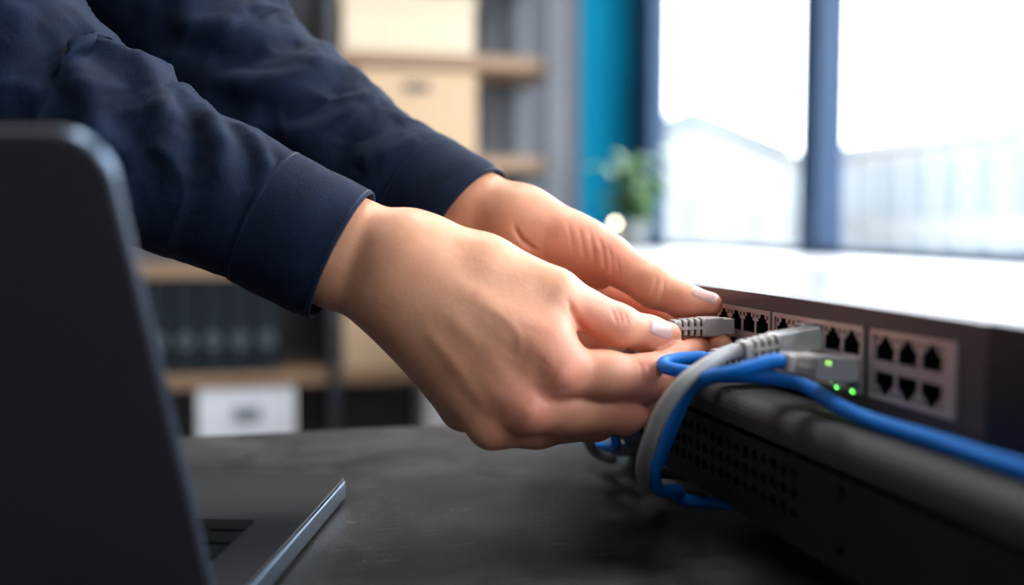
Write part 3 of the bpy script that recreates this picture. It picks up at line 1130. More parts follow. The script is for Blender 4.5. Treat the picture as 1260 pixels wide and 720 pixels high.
# blue cable that leaves a low port, turns in a small loop and runs off along the ledge
t4 = thing('patch_cable', 'blue network patch cable lying along the ledge below the ports', 'cable', (0.19, 0.44, 0.0))
tip = np.array([SX + 0.006, 0.4313, 0.0868])
e, ax = plug(t4, tip, (1, 0.05, 0.05), 'clear_plastic', flip=-1)
zl = LTOP + 0.0033
cable(t4, [e, e - ax * 0.006, at(862, 440, .464), at(835, 442, .460), at(818, 446, .455), at(819, 452, .447), at(840, 457, .44), at(880, 462, .432), at(925, 463, .424), np.array([.2135, .372, .0812]), np.array([.2140, .345, .0768]), np.array([.2150, .32, zl]), np.array([.2155, .29, zl]), np.array([.2150, .26, zl]), np.array([.2150, .22, zl]), np.array([.213, .19, zl - .002]), np.array([.2, .15, .03]), np.array([.18, .1, .0032]), np.array([.14, .04, .0032])], 'cable_blue', 0.0031)

# blue cable behind the hands
t5 = thing('patch_cable', 'blue network patch cable hanging behind the fingers to the table', 'cable', (0.19, 0.56, 0.0))
tip = np.array([SX + 0.006, 0.4313 + 5 * 0.0138, 0.0868])
e, ax = plug(t5, tip, (1, 0, 0), 'clear_plastic', flip=-1)
cable(t5, [e, e - ax * 0.006, at(836, 462, .482), at(816, 477, .487), at(790, 496, .515), at(766, 515, .55), at(756, 532, .566), at(757, 550, .572), np.array([LX - .004, .585, .0105]), np.array([LX + 0.06, .58, .005])], 'cable_blue')

# ================================================================== laptop
LP = thing('laptop', 'slim dark grey open laptop seen from behind, on the table beside the hands', 'laptop', (-0.0185, 0.3495, 0), -math.atan2(0.0577, 0.1917))
# local frame: origin at the hinge end of its right side (camera side); +y to the user, -x along the hinge
W_, D_ = 0.300, 0.200
bz0, bz1 = 0.0015, 0.0125
MB().prism(rrect(-W_, 0, -0.004, D_, 0.011), bz0, bz1 - 0.0016).build('base_shell', M['laptop_edge'], LP, bevel=0.0012, local=True)
MB().prism(rrect(-W_ + 0.0008, -0.0008, -0.0032, D_ - 0.0008, 0.0105), bz1 - 0.0016, bz1).build('deck', M['laptop_deck'], LP, bevel=0.0006, local=True)
MB().prism(rrect(-W_ / 2 - 0.062, -W_ / 2 + 0.062, D_ - 0.078, D_ - 0.006, 0.004), bz1, bz1 + 0.0003).build('trackpad', M['trackpad'], LP, local=True)
MB().prism(rrect(-W_ + 0.016, -0.024, 0.018, 0.112, 0.003), bz1, bz1 + 0.0002).build('keyboard_well', M['key_black'], LP, local=True)
kme = MB().prism(rrect(-0.0078, 0.0078, -0.0072, 0.0072, 0.0015, 3), 0, 0.0011).mesh('key', M['key_black'])
for r in range(5):
    for c in range(14):
        o = link('key', kme, LP)
        o.location = (-W_ + 0.027 + c * 0.0186, 0.0285 + r * 0.0182, bz1 + 0.0002)
for x in (-0.03, -W_ + 0.03):
    for y in (0.02, D_ - 0.02):
        MB().lathe([(0, 0), (0.006, 0), (0.007, bz0), (0, bz0)], (x, y, 0)).build('foot', M['rubber'], LP, local=True)
MB().cyl((-W_ + 0.03, 0.0, bz1 + 0.001), (-0.03, 0.0, bz1 + 0.001), 0.0038).build('hinge', M['laptop_shell'], LP, local=True)
# lid leans back over the hinge
HL = 0.176
lean = math.atan2(0.0756, 0.1556)
c_, s_ = math.cos(lean), math.sin(lean)


def lidxf(mb):
    # local (x, h, t): h along the lid, t thickness (outwards = away from the user)
    mb.v = [(x, -h * s_ - t * c_, bz1 + 0.0015 + h * c_ - t * s_) for x, h, t in mb.v]
    return mb


lidob = lidxf(MB().prism(rrect(-W_, 0, 0.0, HL, 0.013, 8), 0.0, 0.0048)).build('lid', [M['laptop_shell']], LP, bevel=0.0014, seg=3, local=True)
fr_ = MB()
o_, i_ = rrect(-W_ - 0.0002, 0.0002, -0.0002, HL + 0.0002, 0.0132, 8), rrect(-W_ - 0.0002, 0.0002, -0.0002, HL + 0.0002, 0.0132, 8)
nn = len(o_)
fr_.v = [(x, h, 0.0012) for x, h in o_] + [(x, h, 0.0036) for x, h in o_]
fr_.f = [(k, (k + 1) % nn, nn + (k + 1) % nn, nn + k) for k in range(nn)]
fr_.mi = [0] * nn
lidxf(fr_).build('lid_edge', M['laptop_edge'], lidob, local=True)
lidxf(MB().prism(rrect(-W_ + 0.004, -0.004, 0.010, HL - 0.004, 0.008), -0.0006, 0.0)).build('screen', M['screen_off'], lidob, local=True)


# ================================================================== person: distance-field sculpting
def capsule(P, a, b, ra, rb):
    ba = b - a
    h = np.clip(((P - a) @ ba) / (ba @ ba + 1e-12), 0, 1)
    return np.linalg.norm(P - a - h[..., None] * ba, axis=-1) - (ra + (rb - ra) * h)


def smin(a, b, k):
    if k <= 0:
        return np.minimum(a, b)
    h = np.clip(0.5 + 0.5 * (b - a) / k, 0, 1)
    return b + (a - b) * h - k * h * (1 - h)


class Field:
    def __init__(self, lo, hi, vox):
        self.vox = vox
        self.lo = np.array(lo)
        self.n = np.ceil((np.array(hi) - self.lo) / vox).astype(int) + 1
        self.axes = [self.lo[i] + np.arange(self.n[i]) * vox for i in range(3)]

    def new(self):
        return np.full(self.n, 0.06, np.float32)

    def cap(self, D, a, b, ra, rb, k):
        m = k + 4 * self.vox + max(ra, rb)
        a, b = np.array(a, float), np.array(b, float)
        i0 = np.clip(np.floor((np.minimum(a, b) - m - self.lo) / self.vox).astype(int), 0, self.n - 1)
        i1 = np.clip(np.ceil((np.maximum(a, b) + m - self.lo) / self.vox).astype(int) + 1, 1, self.n)
        if np.any(i1 <= i0):
            return
        g = np.stack(np.meshgrid(*[self.axes[q][i0[q]:i1[q]] for q in range(3)], indexing='ij'), -1)
        d = capsule(g, a, b, ra, rb)
        sl_ = tuple(slice(i0[q], i1[q]) for q in range(3))
        D[sl_] = smin(D[sl_], d, k)


def surface_nets(fld, D):
    S = D < 0
    c = np.zeros(np.array(D.shape) - 1, np.int8)
    for dx in (0, 1):
        for dy in (0, 1):
            for dz in (0, 1):
                c += S[dx:D.shape[0] - 1 + dx, dy:D.shape[1] - 1 + dy, dz:D.shape[2] - 1 + dz]
    I = np.argwhere((c > 0) & (c < 8))
    idx = np.full(c.shape, -1, np.int32)
    idx[I[:, 0], I[:, 1], I[:, 2]] = np.arange(len(I))
    corner = [(a, b, e) for a in (0, 1) for b in (0, 1) for e in (0, 1)]
    acc = np.zeros((len(I), 3))
    cnt = np.zeros(len(I))
    for p in corner:
        for ax_ in range(3):
            if p[ax_] == 0:
                q = list(p)
                q[ax_] = 1
                va = D[I[:, 0] + p[0], I[:, 1] + p[1], I[:, 2] + p[2]]
                vb = D[I[:, 0] + q[0], I[:, 1] + q[1], I[:, 2] + q[2]]
                m = (va < 0) != (vb < 0)
                t = np.where(m, va / np.where(va == vb, 1, va - vb), 0)
                pt_ = np.tile(np.array(p, float), (len(I), 1))
                pt_[:, ax_] += t
                acc[m] += pt_[m]
                cnt[m] += 1
    V = fld.lo + (I + acc / cnt[:, None]) * fld.vox
    quads = []
    for ax_ in range(3):
        o1, o2 = (ax_ + 1) % 3, (ax_ + 2) % 3
        A = [slice(None)] * 3
        B = [slice(None)] * 3
        A[ax_] = slice(0, -1)
        B[ax_] = slice(1, None)
        chg = S[tuple(A)] != S[tuple(B)]
        E_ = np.argwhere(chg)
        E_ = E_[(E_[:, o1] > 0) & (E_[:, o2] > 0) & (E_[:, o1] < D.shape[o1] - 1) & (E_[:, o2] < D.shape[o2] - 1)]
        inside = S[E_[:, 0], E_[:, 1], E_[:, 2]]

        def cell(d1, d2):
            C = E_.copy()
            C[:, o1] += d1
            C[:, o2] += d2
            return idx[C[:, 0], C[:, 1], C[:, 2]]
        q = np.stack([cell(-1, -1), cell(0, -1), cell(0, 0), cell(-1, 0)], 1)
        q[~inside] = q[~inside][:, ::-1]
        quads.append(q)
    return V, np.concatenate(quads)


def np_mesh(name, V, Q, mats):
    me = bpy.data.meshes.new(name)
    me.vertices.add(len(V))
    me.vertices.foreach_set('co', np.asarray(V, np.float32).ravel())
    me.loops.add(Q.size)
    me.loops.foreach_set('vertex_index', np.asarray(Q, np.int32).ravel())
    me.polygons.add(len(Q))
    me.polygons.foreach_set('loop_start', np.arange(0, Q.size, 4, dtype=np.int32))
    me.polygons.foreach_set('use_smooth', np.ones(len(Q), bool))
    for m in mats:
        me.materials.append(m)
    me.update(calc_edges=True)
    me.validate()
    return me


def relax(V, Q, it=2, f=0.5):
    for _ in range(it):
        acc = np.zeros_like(V)
        cnt = np.zeros(len(V))
        for a, b in ((0, 1), (1, 2), (2, 3), (3, 0)):
            np.add.at(acc, Q[:, a], V[Q[:, b]])
            np.add.at(cnt, Q[:, a], 1)
        V = V + f * (acc / np.maximum(cnt, 1)[:, None] - V)
    return V


def vnormals(V, Q):
    n = np.cross(V[Q[:, 2]] - V[Q[:, 0]], V[Q[:, 3]] - V[Q[:, 1]])
    N = np.zeros_like(V)
    for k in range(4):
        np.add.at(N, Q[:, k], n)
    return N / (np.linalg.norm(N, axis=1, keepdims=True) + 1e-12)


PZ = lambda p: at(*p)


def sculpt_hand(palm, fingers, vox, kp=0.010, kf=0.005, join=0.0045, between=0.0012):
    pts = []
    for a, ra, b, rb in palm:
        pts += [PZ(a) - ra, PZ(a) + ra, PZ(b) - rb, PZ(b) + rb]
    for ch in fingers:
        for p, r in ch:
            pts += [PZ(p) - r, PZ(p) + r]
    pts = np.array(pts)
    fld = Field(pts.min(0) - 0.006, pts.max(0) + 0.006, vox)
    D = fld.new()
    for a, ra, b, rb in palm:
        fld.cap(D, PZ(a), PZ(b), ra, rb, kp)
    FD = fld.new()
    for ch in fingers:
        C = fld.new()
        for (p, r), (q, s) in zip(ch[:-1], ch[1:]):
            fld.cap(C, PZ(p), PZ(q), r, s, kf)
        FD = smin(FD, C, between)
    D = smin(D, FD, join)
    V, Q = surface_nets(fld, D)
    V = relax(V, Q, 2)
    return V, Q


def detail(V, Q, creases, bumps=()):
    """press creases and raise tendons: each line is draped on the surface first"""
    tree = BVHTree.FromPolygons([tuple(v) for v in V], [tuple(int(i) for i in q) for q in Q])
    N = vnormals(V, Q)
    off = np.zeros(len(V))
    for line, depth, width in list(creases) + list(bumps):
        P = []
        for q in spline([(a, b, 0.0) for a, b in line], 8):
            h = tree.ray_cast(Vector(CAM), Vector(ray(q[0], q[1])))
            if h[0] is not None:
                P.append(np.array(h[0]))
        if len(P) < 2:
            continue
        P = np.array(P)
        lo, hi = P.min(0) - 4 * width, P.max(0) + 4 * width
        m = np.where(np.all((V > lo) & (V < hi), axis=1))[0]
        if not len(m):
            continue
        d = np.full(len(m), 9.0)
        for a, b in zip(P[:-1], P[1:]):
            if np.linalg.norm(b - a) < 1e-6 or np.linalg.norm(b - a) > 0.012:
                continue
            d = np.minimum(d, capsule(V[m], a, b, 0, 0))
        n_ = len(P)
        # fade towards both ends of the line
        near = np.argmin(np.linalg.norm(V[m][:, None, :] - P[None], axis=2), 1) / max(1, n_ - 1)
        fade = np.clip(np.minimum(near, 1 - near) * 5, 0.25, 1)
        off[m] -= depth * fade * np.exp(-(d / width) ** 2)
    return V + N * off[:, None]


def patch_nail(name, V, Q, c, ax_px, length, width, parent, seg):
    """finger nail: a small curved plate laid on the finger surface"""
    ctr = V[Q].mean(1)
    Q = Q[capsule(ctr, PZ(seg[0][0]), PZ(seg[1][0]), seg[0][1], seg[1][1]) < 0.0015]      # this finger only
    tree = BVHTree.FromPolygons([tuple(v) for v in V], [tuple(int(i) for i in q) for q in Q])
    h = tree.ray_cast(Vector(CAM), Vector(ray(*c)))
    p0 = np.array(h[0])
    nrm = np.array(h[1])
    if nrm @ (CAM - p0) < 0:
        nrm = -nrm
    Zc = (p0 - CAM) @ fw
    a = np.array(at(c[0] + ax_px[0], c[1] + ax_px[1], Zc + ax_px[2])) - np.array(at(c[0], c[1], Zc))
    a -= nrm * (a @ nrm)
    a /= np.linalg.norm(a)
    b = np.cross(nrm, a)
    nu, nv = 12, 9
    vs = []
    for i in range(nu):
        u = -1 + 2 * i / (nu - 1)
        for j in range(nv):
            v = -1 + 2 * j / (nv - 1)
            wv = width / 2 * math.sqrt(max(0.0, 1 - 0.72 * abs(u) ** 5)) * (1.0 if u > 0 else 0.96)
            q = p0 + a * (u * length / 2) + b * (v * wv)
            n_ = tree.find_nearest(Vector(q + nrm * 0.001))
            g = np.array(n_[0])
            nn_ = np.array(n_[1])
            if nn_ @ nrm < 0:
                nn_ = -nn_
            lift = 0.0005 * (1 - 0.8 * v * v) + (0.0004 if u > 0.75 else 0.0)
            if abs(u) > 0.96 or abs(v) > 0.96:
                lift = -0.0004
            vs.append(g + nn_ * lift)
    mb = MB()
    fs = [(i * nv + j, i * nv + j + 1, (i + 1) * nv + j + 1, (i + 1) * nv + j) for i in range(nu - 1) for j in range(nv - 1)]
    mb.add(vs, fs)
    return mb.build(name, M['nail'], parent, smooth=True)


VOX = 0.0009
# ---- right hand (its back to the camera)
R_palm = [
    ((285, 226, .474), .0205, (425, 296, .470), .0195), ((272, 256, .476), .0205, (413, 325, .472), .0192),
    ((425, 296, .470), .0195, (520, 320, .461), .0190), ((413, 325, .472), .0192, (500, 366, .467), .0185),
    # metacarpals
    ((505, 322, .456), .0185, (672, 420, .450), .0130), ((500, 342, .457), .0185, (688, 455, .449), .0118),
    ((490, 355, .460), .0180, (650, 500, .451), .0122), ((485, 365, .465), .0175, (606, 520, .460), .0115),
    ((480, 365, .472), .0165, (570, 500, .475), .0112),
    # palm body
    ((520, 350, .472), .018, (640, 450, .474), .016),
    # thumb metacarpal and web
    ((505, 308, .462), .0170, (590, 330, .460), .0140), ((590, 330, .460), .0145, (676, 362, .458), .0120),
    ((600, 345, .460), .0150, (670, 390, .460), .0125),
]
R_fing = [
    [((590, 330, .460), .0135), ((684, 364, .459), .0112), ((760, 401, .469), .0096), ((798, 411, .479), .0082), ((822, 412, .484), .0064)],     # thumb
    [((664, 425, .453), .0120), ((690, 457, .450), .0118), ((745, 462, .455), .0106), ((796, 465, .461), .0103), ((832, 444, .480), .0082), ((858, 431, .497), .0070)],
    [((650, 500, .452), .0124), ((700, 506, .457), .0110), ((768, 506, .466), .0102), ((792, 495, .492), .0086), ((796, 476, .507), .0072)],
    [((606, 522, .461), .0114), ((660, 523, .468), .0104), ((732, 516, .480), .0098), ((764, 505, .503), .0082), ((770, 485, .516), .0068)],
    [((572, 500, .476), .0110), ((620, 512, .486), .0096), ((684, 512, .498), .0086), ((716, 504, .514), .0074), ((724, 490, .523), .0062)],
]
VR, QR = sculpt_hand(R_palm, R_fing, VOX)
R_cre = [
    ([(700, 372), (708, 388), (716, 402), (728, 414)], .0020, .0016),
    ([(752, 380), (757, 390), (760, 399)], .0005, .0010), ([(760, 381), (764, 391), (766, 400)], .0005, .0010), ([(768, 384), (771, 393), (772, 401)], .0004, .0010),
    ([(688, 488), (730, 492), (785, 494)], .0006, .0014),
    ([(786, 444), (790, 456), (790, 470)], .0004, .0012), ([(797, 446), (800, 458), (799, 472)], .0004, .0011),
    ([(650, 395), (640, 420), (628, 445)], .0006, .006), ([(600, 420), (585, 455), (570, 480)], .0005, .006),
    ([(660, 485), (668, 492), (680, 496)], .0006, .002), ([(672, 440), (664, 455), (668, 472)], .0006, .004),
]
R_bump = [
    ([(560, 345), (610, 380), (660, 425), (686, 455)], -.0006, .0045), ([(540, 375), (590, 425), (648, 495)], -.0006, .0045),
    ([(520, 400), (560, 450), (605, 515)], -.0006, .0035),
    ([(585, 370), (625, 395), (640, 420), (632, 450)], -.00028, .0018),
    ([(682, 458), (692, 466), (698, 476)], -.0008, .005), ([(645, 500), (652, 508), (660, 512)], -.0008, .005),
]
VR = detail(VR, QR, R_cre, R_bump)

# ---- left hand (thumb on top of the plug)
L_palm = [
    ((470, 190, .590), .0215, (575, 252, .568), .0205), ((462, 215, .596), .0215, (560, 285, .574), .0205),
    ((575, 252, .568), .0205, (640, 276, .556), .0200), ((560, 285, .574), .0205, (630, 310, .566), .0200),
    ((640, 272, .554), .0185, (720, 304, .542), .0152), ((640, 285, .556), .0190, (735, 325, .545), .0140),
    ((640, 290, .562), .019, (735, 345, .575), .0130), ((640, 305, .566), .019, (725, 375, .582), .0125),
    ((640, 315, .570), .018, (705, 405, .585), .0120), ((635, 320, .572), .017, (680, 420, .585), .0110),
]
L_fing = [
    [((700, 296, .543), .0150), ((748, 318, .534), .0122), ((806, 354, .521), .0103), ((842, 371, .515), .0086), ((873, 375, .511), .0066)],
    [((735, 345, .575), .0128), ((785, 372, .570), .0106), ((815, 386, .556), .0094), ((845, 398, .530), .0082), ((862, 405, .515), .0070)],
    [((725, 375, .582), .0124), ((795, 405, .572), .0106), ((830, 418, .548), .0092), ((862, 425, .518), .0078), ((886, 427, .497), .0066)],
    [((705, 405, .585), .0118), ((742, 430, .578), .0100), ((760, 436, .560), .0088), ((760, 432, .545), .0076)],
    [((680, 420, .585), .0108), ((712, 448, .580), .0090), ((732, 453, .565), .0078), ((733, 445, .552), .0068)],
]
VL, QL = sculpt_hand(L_palm, L_fing, VOX)
L_cre = [
    ([(736, 290), (742, 310), (744, 336)], .0005, .0013), ([(725, 282), (729, 305), (732, 330)], .0004, .0013),
    ([(711, 276), (716, 298), (719, 322)], .0003, .0012), ([(698, 272), (702, 290), (705, 312)], .00025, .0012),
    ([(747, 300), (753, 322), (752, 342)], .0004, .0014), ([(757, 314), (761, 330), (760, 346)], .0003, .0012),
    ([(633, 278), (638, 290), (648, 301), (660, 308)], .0014, .0014),
    ([(808, 336), (806, 352), (800, 368)], .0003, .0010), ([(818, 343), (816, 358), (811, 374)], .0003, .0010),
]
VL = detail(VL, QL, L_cre)

# shoulders, torso: positions in the room
ELR, ELL = at(-110, 5, .48), at(228, -65, .635)
SHR, SHL = np.array([-.40, .66, .43]), np.array([-.16, .92, .47])
HIP = np.array([-.46, .95, .02])
CH = (SHR + SHL) / 2
FACE = np.array([.73, -.68, 0.0])
LEFT = np.array([.68, .73, 0.0])
HEAD = CH + FACE * 0.10 + np.array([0, 0, .255])

person = thing('person', 'person in a dark navy long-sleeved shirt plugging in a network cable with both hands', 'person', (HIP[0], HIP[1], FL))
# head, neck and the body under the clothes (coarser; joins both hands into one body mesh)
fb = Field(HIP * np.array([1, 1, 0]) + np.array([-.35, -.55, -.1]), HIP * np.array([1, 1, 0]) + np.array([.62, .35, .95]), 0.006)
Db = fb.new()
for a, b, ra, rb, k in ((CH + [0, 0, .0], HEAD - [0, 0, .07], .062, .052, .03), (HEAD - FACE * .01, HEAD + [0, 0, .045] - FACE * .015, .076, .080, .03),
                        (HEAD + FACE * .028 - [0, 0, .055], HEAD + FACE * .03 - [0, 0, .03], .048, .06, .03), (HEAD + FACE * .085 + [0, 0, .012], HEAD + FACE * .102 - [0, 0, .022], .007, .013, .012),
                        (HEAD + LEFT * .078, HEAD + LEFT * .082 - [0, 0, .025], .013, .010, .006), (HEAD - LEFT * .078, HEAD - LEFT * .082 - [0, 0, .025], .013, .010, .006),
                        (HEAD + FACE * .083 - [0, 0, .055] - LEFT * .016, HEAD + FACE * .083 - [0, 0, .055] + LEFT * .016, .007, .007, .006),
                        (SHR, SHL, .05, .05, .03), (CH, HIP + [0, 0, .1], .11, .10, .05), (SHR, ELR, .036, .022, .02), (SHL, at(185, -15, .634), .036, .020, .01),
                        (ELR, PZ((285, 245, .473)), .022, .020, .01), (at(185, -15, .634), PZ((462, 206, .594)), .020, .019, .01)):
    fb.cap(Db, a, b, ra, rb, k)
VB, QB = surface_nets(fb, Db)
VB = relax(VB, QB, 2)

blush_pts = [((690, 462, .44), .014), ((652, 508, .445), .013), ((808, 465, .452), .012), ((780, 505, .46), .014), ((825, 412, .48), .008), ((762, 392, .46), .007),
             ((878, 376, .508), .012), ((850, 385, .512), .010), ((858, 431, .495), .012), ((745, 325, .53), .016), ((800, 380, .56), .03), ((880, 425, .535), .015), ((720, 320, .54), .02), ((715, 395, .456), .008)]
Vall = np.concatenate([VR, VL, VB])
Qall = np.concatenate([QR, QL + len(VR), QB + len(VR) + len(VL)])
bl = np.zeros(len(Vall), np.float32)
for p, r in blush_pts:
    d = np.linalg.norm(Vall - PZ(p), axis=1)
    bl = np.maximum(bl, 0.75 * np.exp(-(d / (1.6 * r)) ** 2))
pl = np.array(root_loc(person))
bme = np_mesh('body', Vall - pl, Qall, [M['skin']])
atb = bme.attributes.new('blush', 'FLOAT', 'POINT')
atb.data.foreach_set('value', bl)
body = link('body', bme, person)

nl = patch_nail('nail', VR, QR, (815, 405), (20, 7, .006), .0165, .0120, body, R_fing[0][2:5:2])
nl = patch_nail('nail', VL, QL, (868, 363), (20, 4, -.004), .0160, .0105, body, L_fing[0][2:5:2])
# eyes and brows, hair
for s in (-1, 1):
    e_ = HEAD + FACE * .083 + LEFT * s * .031 + np.array([0, 0, .012])
    bm = bmesh.new()
    bmesh.ops.create_uvsphere(bm, u_segments=16, v_segments=10, radius=.0115)
    bmesh.ops.translate(bm, verts=bm.verts, vec=Vector(e_ - FACE * .006 - pl))
    me = bpy.data.meshes.new('eye')
    bm.to_mesh(me)
    bm.free()
    me.materials.append(M['paper'])
    eo = link('eye', me, body)
    MB().tube([e_ + LEFT * s * (-.016) + [0, 0, .02], e_ + [0, 0, .024] + FACE * .004, e_ + LEFT * s * .018 + [0, 0, .018] - FACE * .006], [.003, .004, .002], 8).build('eyebrow', M['hair'], body, smooth=True)
fh = Field(HEAD - .16, HEAD + .18, 0.005)
Dh = fh.new()
fh.cap(Dh, HEAD - FACE * .03 + [0, 0, .035], HEAD + [0, 0, .06] - FACE * .012, .083, .084, .03)
fh.cap(Dh, HEAD - FACE * .05 - [0, 0, .03], HEAD - FACE * .045 + [0, 0, .02], .055, .075, .03)
VH, QH = surface_nets(fh, Dh)
link('hair', np_mesh('hair', relax(VH, QH, 1) - pl, QH, [M['hair']]), person)

# shirt body: torso and upper arms
fs_ = Field(np.array([-.80, .38, -.12]), np.array([.12, 1.25, .66]), 0.007)
Ds = fs_.new()
for a, b, ra, rb, k in ((SHR + [0.01, .01, -.01], SHL + [-.01, -.01, -.01], .066, .066, .04), (CH - LEFT * .05 - [0, 0, .05], HIP - LEFT * .06 + [0, 0, 0], .118, .115, .05),
                        (CH + LEFT * .05 - [0, 0, .05], HIP + LEFT * .06 + [0, 0, 0], .118, .115, .05), (CH, CH + FACE * .03 + [0, 0, .07], .075, .066, .03),
                        (SHR, at(-140, -12, .482), .066, .056, .04), (SHL, at(205, -60, .638), .066, .064, .04)):
    fs_.cap(Ds, a, b, ra, rb, k)
VS, QS = surface_nets(fs_, Ds)
VS = relax(VS, QS, 2)
NS = vnormals(VS, QS)
dsp = np.array([noise.noise(Vector((p[0] * 14, p[1] * 14, p[2] * 7))) * 0.006 for p in VS])
VS = VS + NS * dsp[:, None]
shirt = link('shirt', np_mesh('shirt', VS - pl, QS, [M['shirt_navy']]), person)
# trousers
ft = Field(np.array([-.85, .60, FL]), np.array([-.05, 1.4, .06]), 0.012)
Dt = ft.new()
for s in (-1, 1):
    h0 = HIP + LEFT * s * .085 - [0, 0, .06]
    kn = h0 + FACE * .05 + np.array([0, 0, -.30])
    an = np.array([h0[0], h0[1], FL + .09]) - FACE * .05
    ft.cap(Dt, h0, kn, .095, .068, .04)
    ft.cap(Dt, kn, an, .068, .052, .03)
ft.cap(Dt, HIP - LEFT * .07 - [0, 0, .03], HIP + LEFT * .07 - [0, 0, .03], .115, .115, .04)
VT, QT = surface_nets(ft, Dt)
link('trousers', np_mesh('trousers', relax(VT, QT, 1) - pl, QT, [M['trousers']]), person)
for s in (-1, 1):
    h0 = HIP + LEFT * s * .085 - FACE * .05
    fo = np.array([h0[0], h0[1], FL + .045])
    MB().tube(spline([fo - FACE * .06, fo, fo + FACE * .10 - [0, 0, .006], fo + FACE * .19 - [0, 0, .014]], 5), [.036 - .004 * abs(k - 6) / 6 for k in range(16)], 14).build('shoe', M['rubber'], person, smooth=True)


# ---- forearm sleeves and cuffs
def sleeve_rings(stations, n, fold, seed, amp, cuff=False):
    """stations: (upper contour px, lower contour px, depth, thickness ratio)"""
    rows = []
    C = []
    for (ux, uy), (lx, ly), Z, ratio in stations:
        a, b = at(ux, uy, Z), at(lx, ly, Z)
        C.append(np.concatenate([(a + b) / 2, (a - b) / 2, [ratio]]))
    sm = spline(C, fold)
    m = len(sm)
    for i, s in enumerate(sm):
        c, h, ratio = s[:3], s[3:6], s[6]
        t = sm[min(i + 1, m - 1)][:3] - sm[max(i - 1, 0)][:3]
        t /= np.linalg.norm(t)
        h = h - t * (h @ t)
        hl_ = np.linalg.norm(h)
        e1 = h / hl_
        e2 = np.cross(t, e1)
        row = []
        for k in range(n):
            a = 2 * math.pi * k / n
            ca, sa = math.cos(a), math.sin(a)
            p = c + e1 * hl_ * ca + e2 * hl_ * ratio * sa
            row.append((p, e1 * ca + e2 * ratio * sa, i / (m - 1), a))
        rows.append(row)
    V, N_ = [], []
    for row in rows:
        for p, nn_, u, a in row:
            d = 0.0
            if amp:
                w = amp * min(1, u * 5) * (0.55 + 0.9 * u)
                q = Vector((math.cos(a) * 1.1 + seed, math.sin(a) * 1.1, u * 7.5 + 0.8 * a * 0))
                q2 = Vector((math.cos(a) * 2.2, math.sin(a) * 2.2 + seed * 3, u * 13 + 0.9 * math.cos(a)))
                r1 = 1 - abs(noise.noise(q)) * 2
                d = w * (0.75 * r1 ** 2 - 0.25 + 0.55 * noise.noise(q2) + 0.18 * noise.noise(q2 * 2.7))
            V.append(p + nn_ / np.linalg.norm(nn_) * d)
    return np.array(V), m


def tube_mesh(V, m, n):
    mb = MB()
    mb.v = [tuple(p) for p in V]
    mb.f = [(i * n + k, i * n + (k + 1) % n, (i + 1) * n + (k + 1) % n, (i + 1) * n + k) for i in range(m - 1) for k in range(n)]
    mb.mi = [0] * len(mb.f)
    return mb


def sleeve(stations, cuff_st, seed, amp, folds):
    n = 120
    V, m = sleeve_rings(stations, n, 22, seed, amp)
    tm = tube_mesh(V, m, n)
    V = detail(V, np.array(tm.f), folds)
    tm.v = [tuple(p) for p in V]
    o = tm.build('sleeve', M['shirt_navy'], person, smooth=True)
    V, m = sleeve_rings(cuff_st, n, 10, seed + 5, 0.0)
    V = V.reshape(m, n, 3)
    for i in range(m):
        c = V[i].mean(0)
        for k in range(n):
            a = 2 * math.pi * k / n
            V[i, k] += (V[i, k] - c) * 0.012 * noise.noise(Vector((math.cos(a) * 1.4, math.sin(a) * 1.4, i * .12 + seed)))
    # outer wall, rolled hem and inner wall; rows run from the hem to the seam
    def scaled(i, s):
        c = V[i].mean(0)
        return c + (V[i] - c) * s
    t = V[0].mean(0) - V[-1].mean(0)
    t /= np.linalg.norm(t)
    rows = [scaled(m - 1, .93), scaled(m // 2, .945), scaled(1, .945), scaled(0, .955) + t * .0000, scaled(0, .985) + t * .0008, scaled(0, 1.0)]
    for i in range(1, m):
        rows.append(scaled(i, 1.0 if i not in (1,) else 0.998))
    rows += [scaled(m - 1, .985) - t * .0008, scaled(m - 1, .955) - t * .0004]
    co = tube_mesh(np.concatenate(rows), len(rows), n).build('cuff', M['shirt_navy'], person, smooth=True)
    # stitching along the hem and along the seam
    for i, f_ in ((m - 2, 1.003), (1, 1.003)):
        st = MB()
        L_ = scaled(i, f_)
        for k in range(n):
            a, b = L_[k], L_[(k + 1) % n]
            st.tube([a + (b - a) * .15, a + (b - a) * .85], .00022, 5)
        st.build('stitching', M['button'], co)
    return o, co


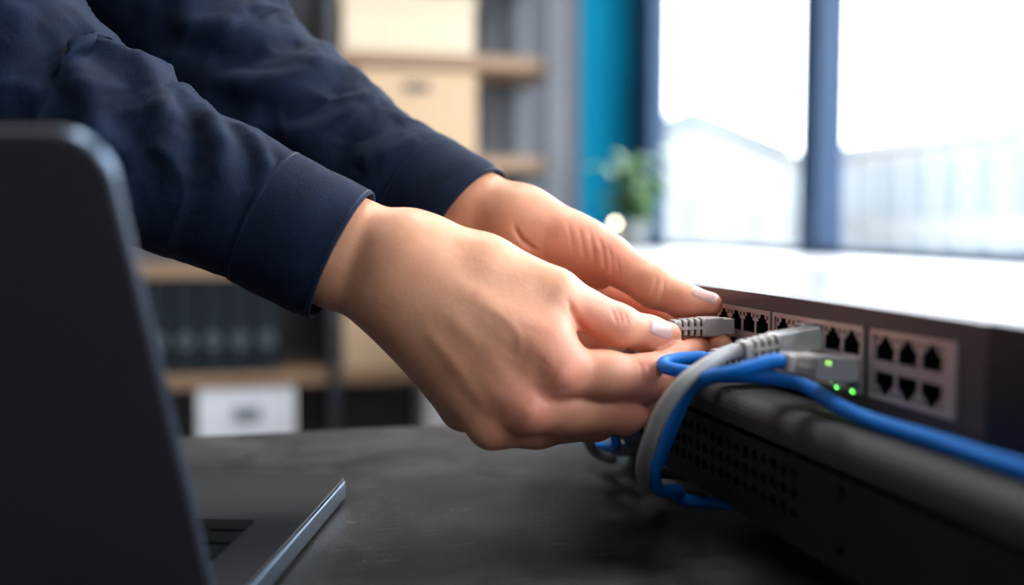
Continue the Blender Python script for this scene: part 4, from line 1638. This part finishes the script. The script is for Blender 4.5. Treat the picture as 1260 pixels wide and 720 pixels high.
sleeve([((372, 193), (287, 345), .468, .84), ((317, 160), (236, 326), .470, .86), ((270, 134), (172, 302), .472, .88), ((222, 104), (128, 284), .474, .88), ((178, 62), (80, 268), .476, .88),
        ((140, 46), (36, 250), .478, .88), ((100, 6), (-8, 225), .479, .90), ((40, -45), (-75, 190), .48, .92), ((-40, -95), (-155, 135), .48, .92), ((-105, -75), (-185, 65), .482, .9)],
       [((467, 240), (374, 389), .469, .92), ((438, 224), (346, 377), .469, .92), ((402, 207), (314, 362), .469, .90), ((366, 188), (282, 346), .469, .86)], 1.3, .0045,
       # valleys (positive) and ridges (negative) of the cloth
       [([(88, 20), (112, 62), (150, 92), (178, 128)], .0036, .0090), ([(150, 58), (176, 82), (196, 118), (210, 160)], -.0036, .0070),
        ([(205, 100), (228, 135), (236, 180), (228, 225)], .0030, .0055), ([(236, 118), (262, 150), (274, 190), (262, 240)], -.0030, .0055),
        ([(272, 140), (296, 168), (306, 205), (296, 250)], .0024, .0045), ([(300, 158), (322, 182), (332, 215)], -.0020, .0045),
        ([(60, 60), (100, 100), (120, 150), (110, 200)], -.0035, .0080), ([(40, 20), (60, 60), (70, 120), (50, 180)], .0040, .0080), ([(130, 140), (170, 175), (190, 220)], .0025, .0060),
        ([(330, 182), (345, 205), (348, 235)], .0015, .0035)])
sleeve([((560, 173), (478, 310), .580, .88), ((528, 157), (440, 290), .586, .88), ((487, 128), (396, 272), .594, .88), ((442, 89), (340, 250), .603, .88), ((388, 46), (280, 222), .612, .9),
        ((352, 14), (225, 190), .62, .9), ((320, -40), (170, 130), .628, .92), ((290, -112), (112, 42), .633, .95), ((255, -125), (160, -30), .640, .95)],
       [((618, 211), (528, 346), .567, .88), ((598, 197), (510, 334), .571, .88), ((577, 184), (492, 320), .576, .88), ((556, 171), (474, 306), .581, .9)], 8.1, .0045,
       [([(230, 60), (290, 70), (345, 55), (375, 40)], .0040, .0075), ([(255, 95), (320, 105), (375, 88), (410, 66)], -.0042, .0075), ([(290, 130), (350, 138), (400, 118), (435, 92)], .0040, .0065),
        ([(330, 160), (395, 160), (440, 135), (465, 112)], -.0036, .0065), ([(390, 180), (440, 172), (480, 150), (505, 140)], .0030, .0055), ([(430, 200), (480, 188), (520, 165)], -.0022, .0050),
        ([(200, 20), (260, 35), (320, 15)], -.0045, .0080)])
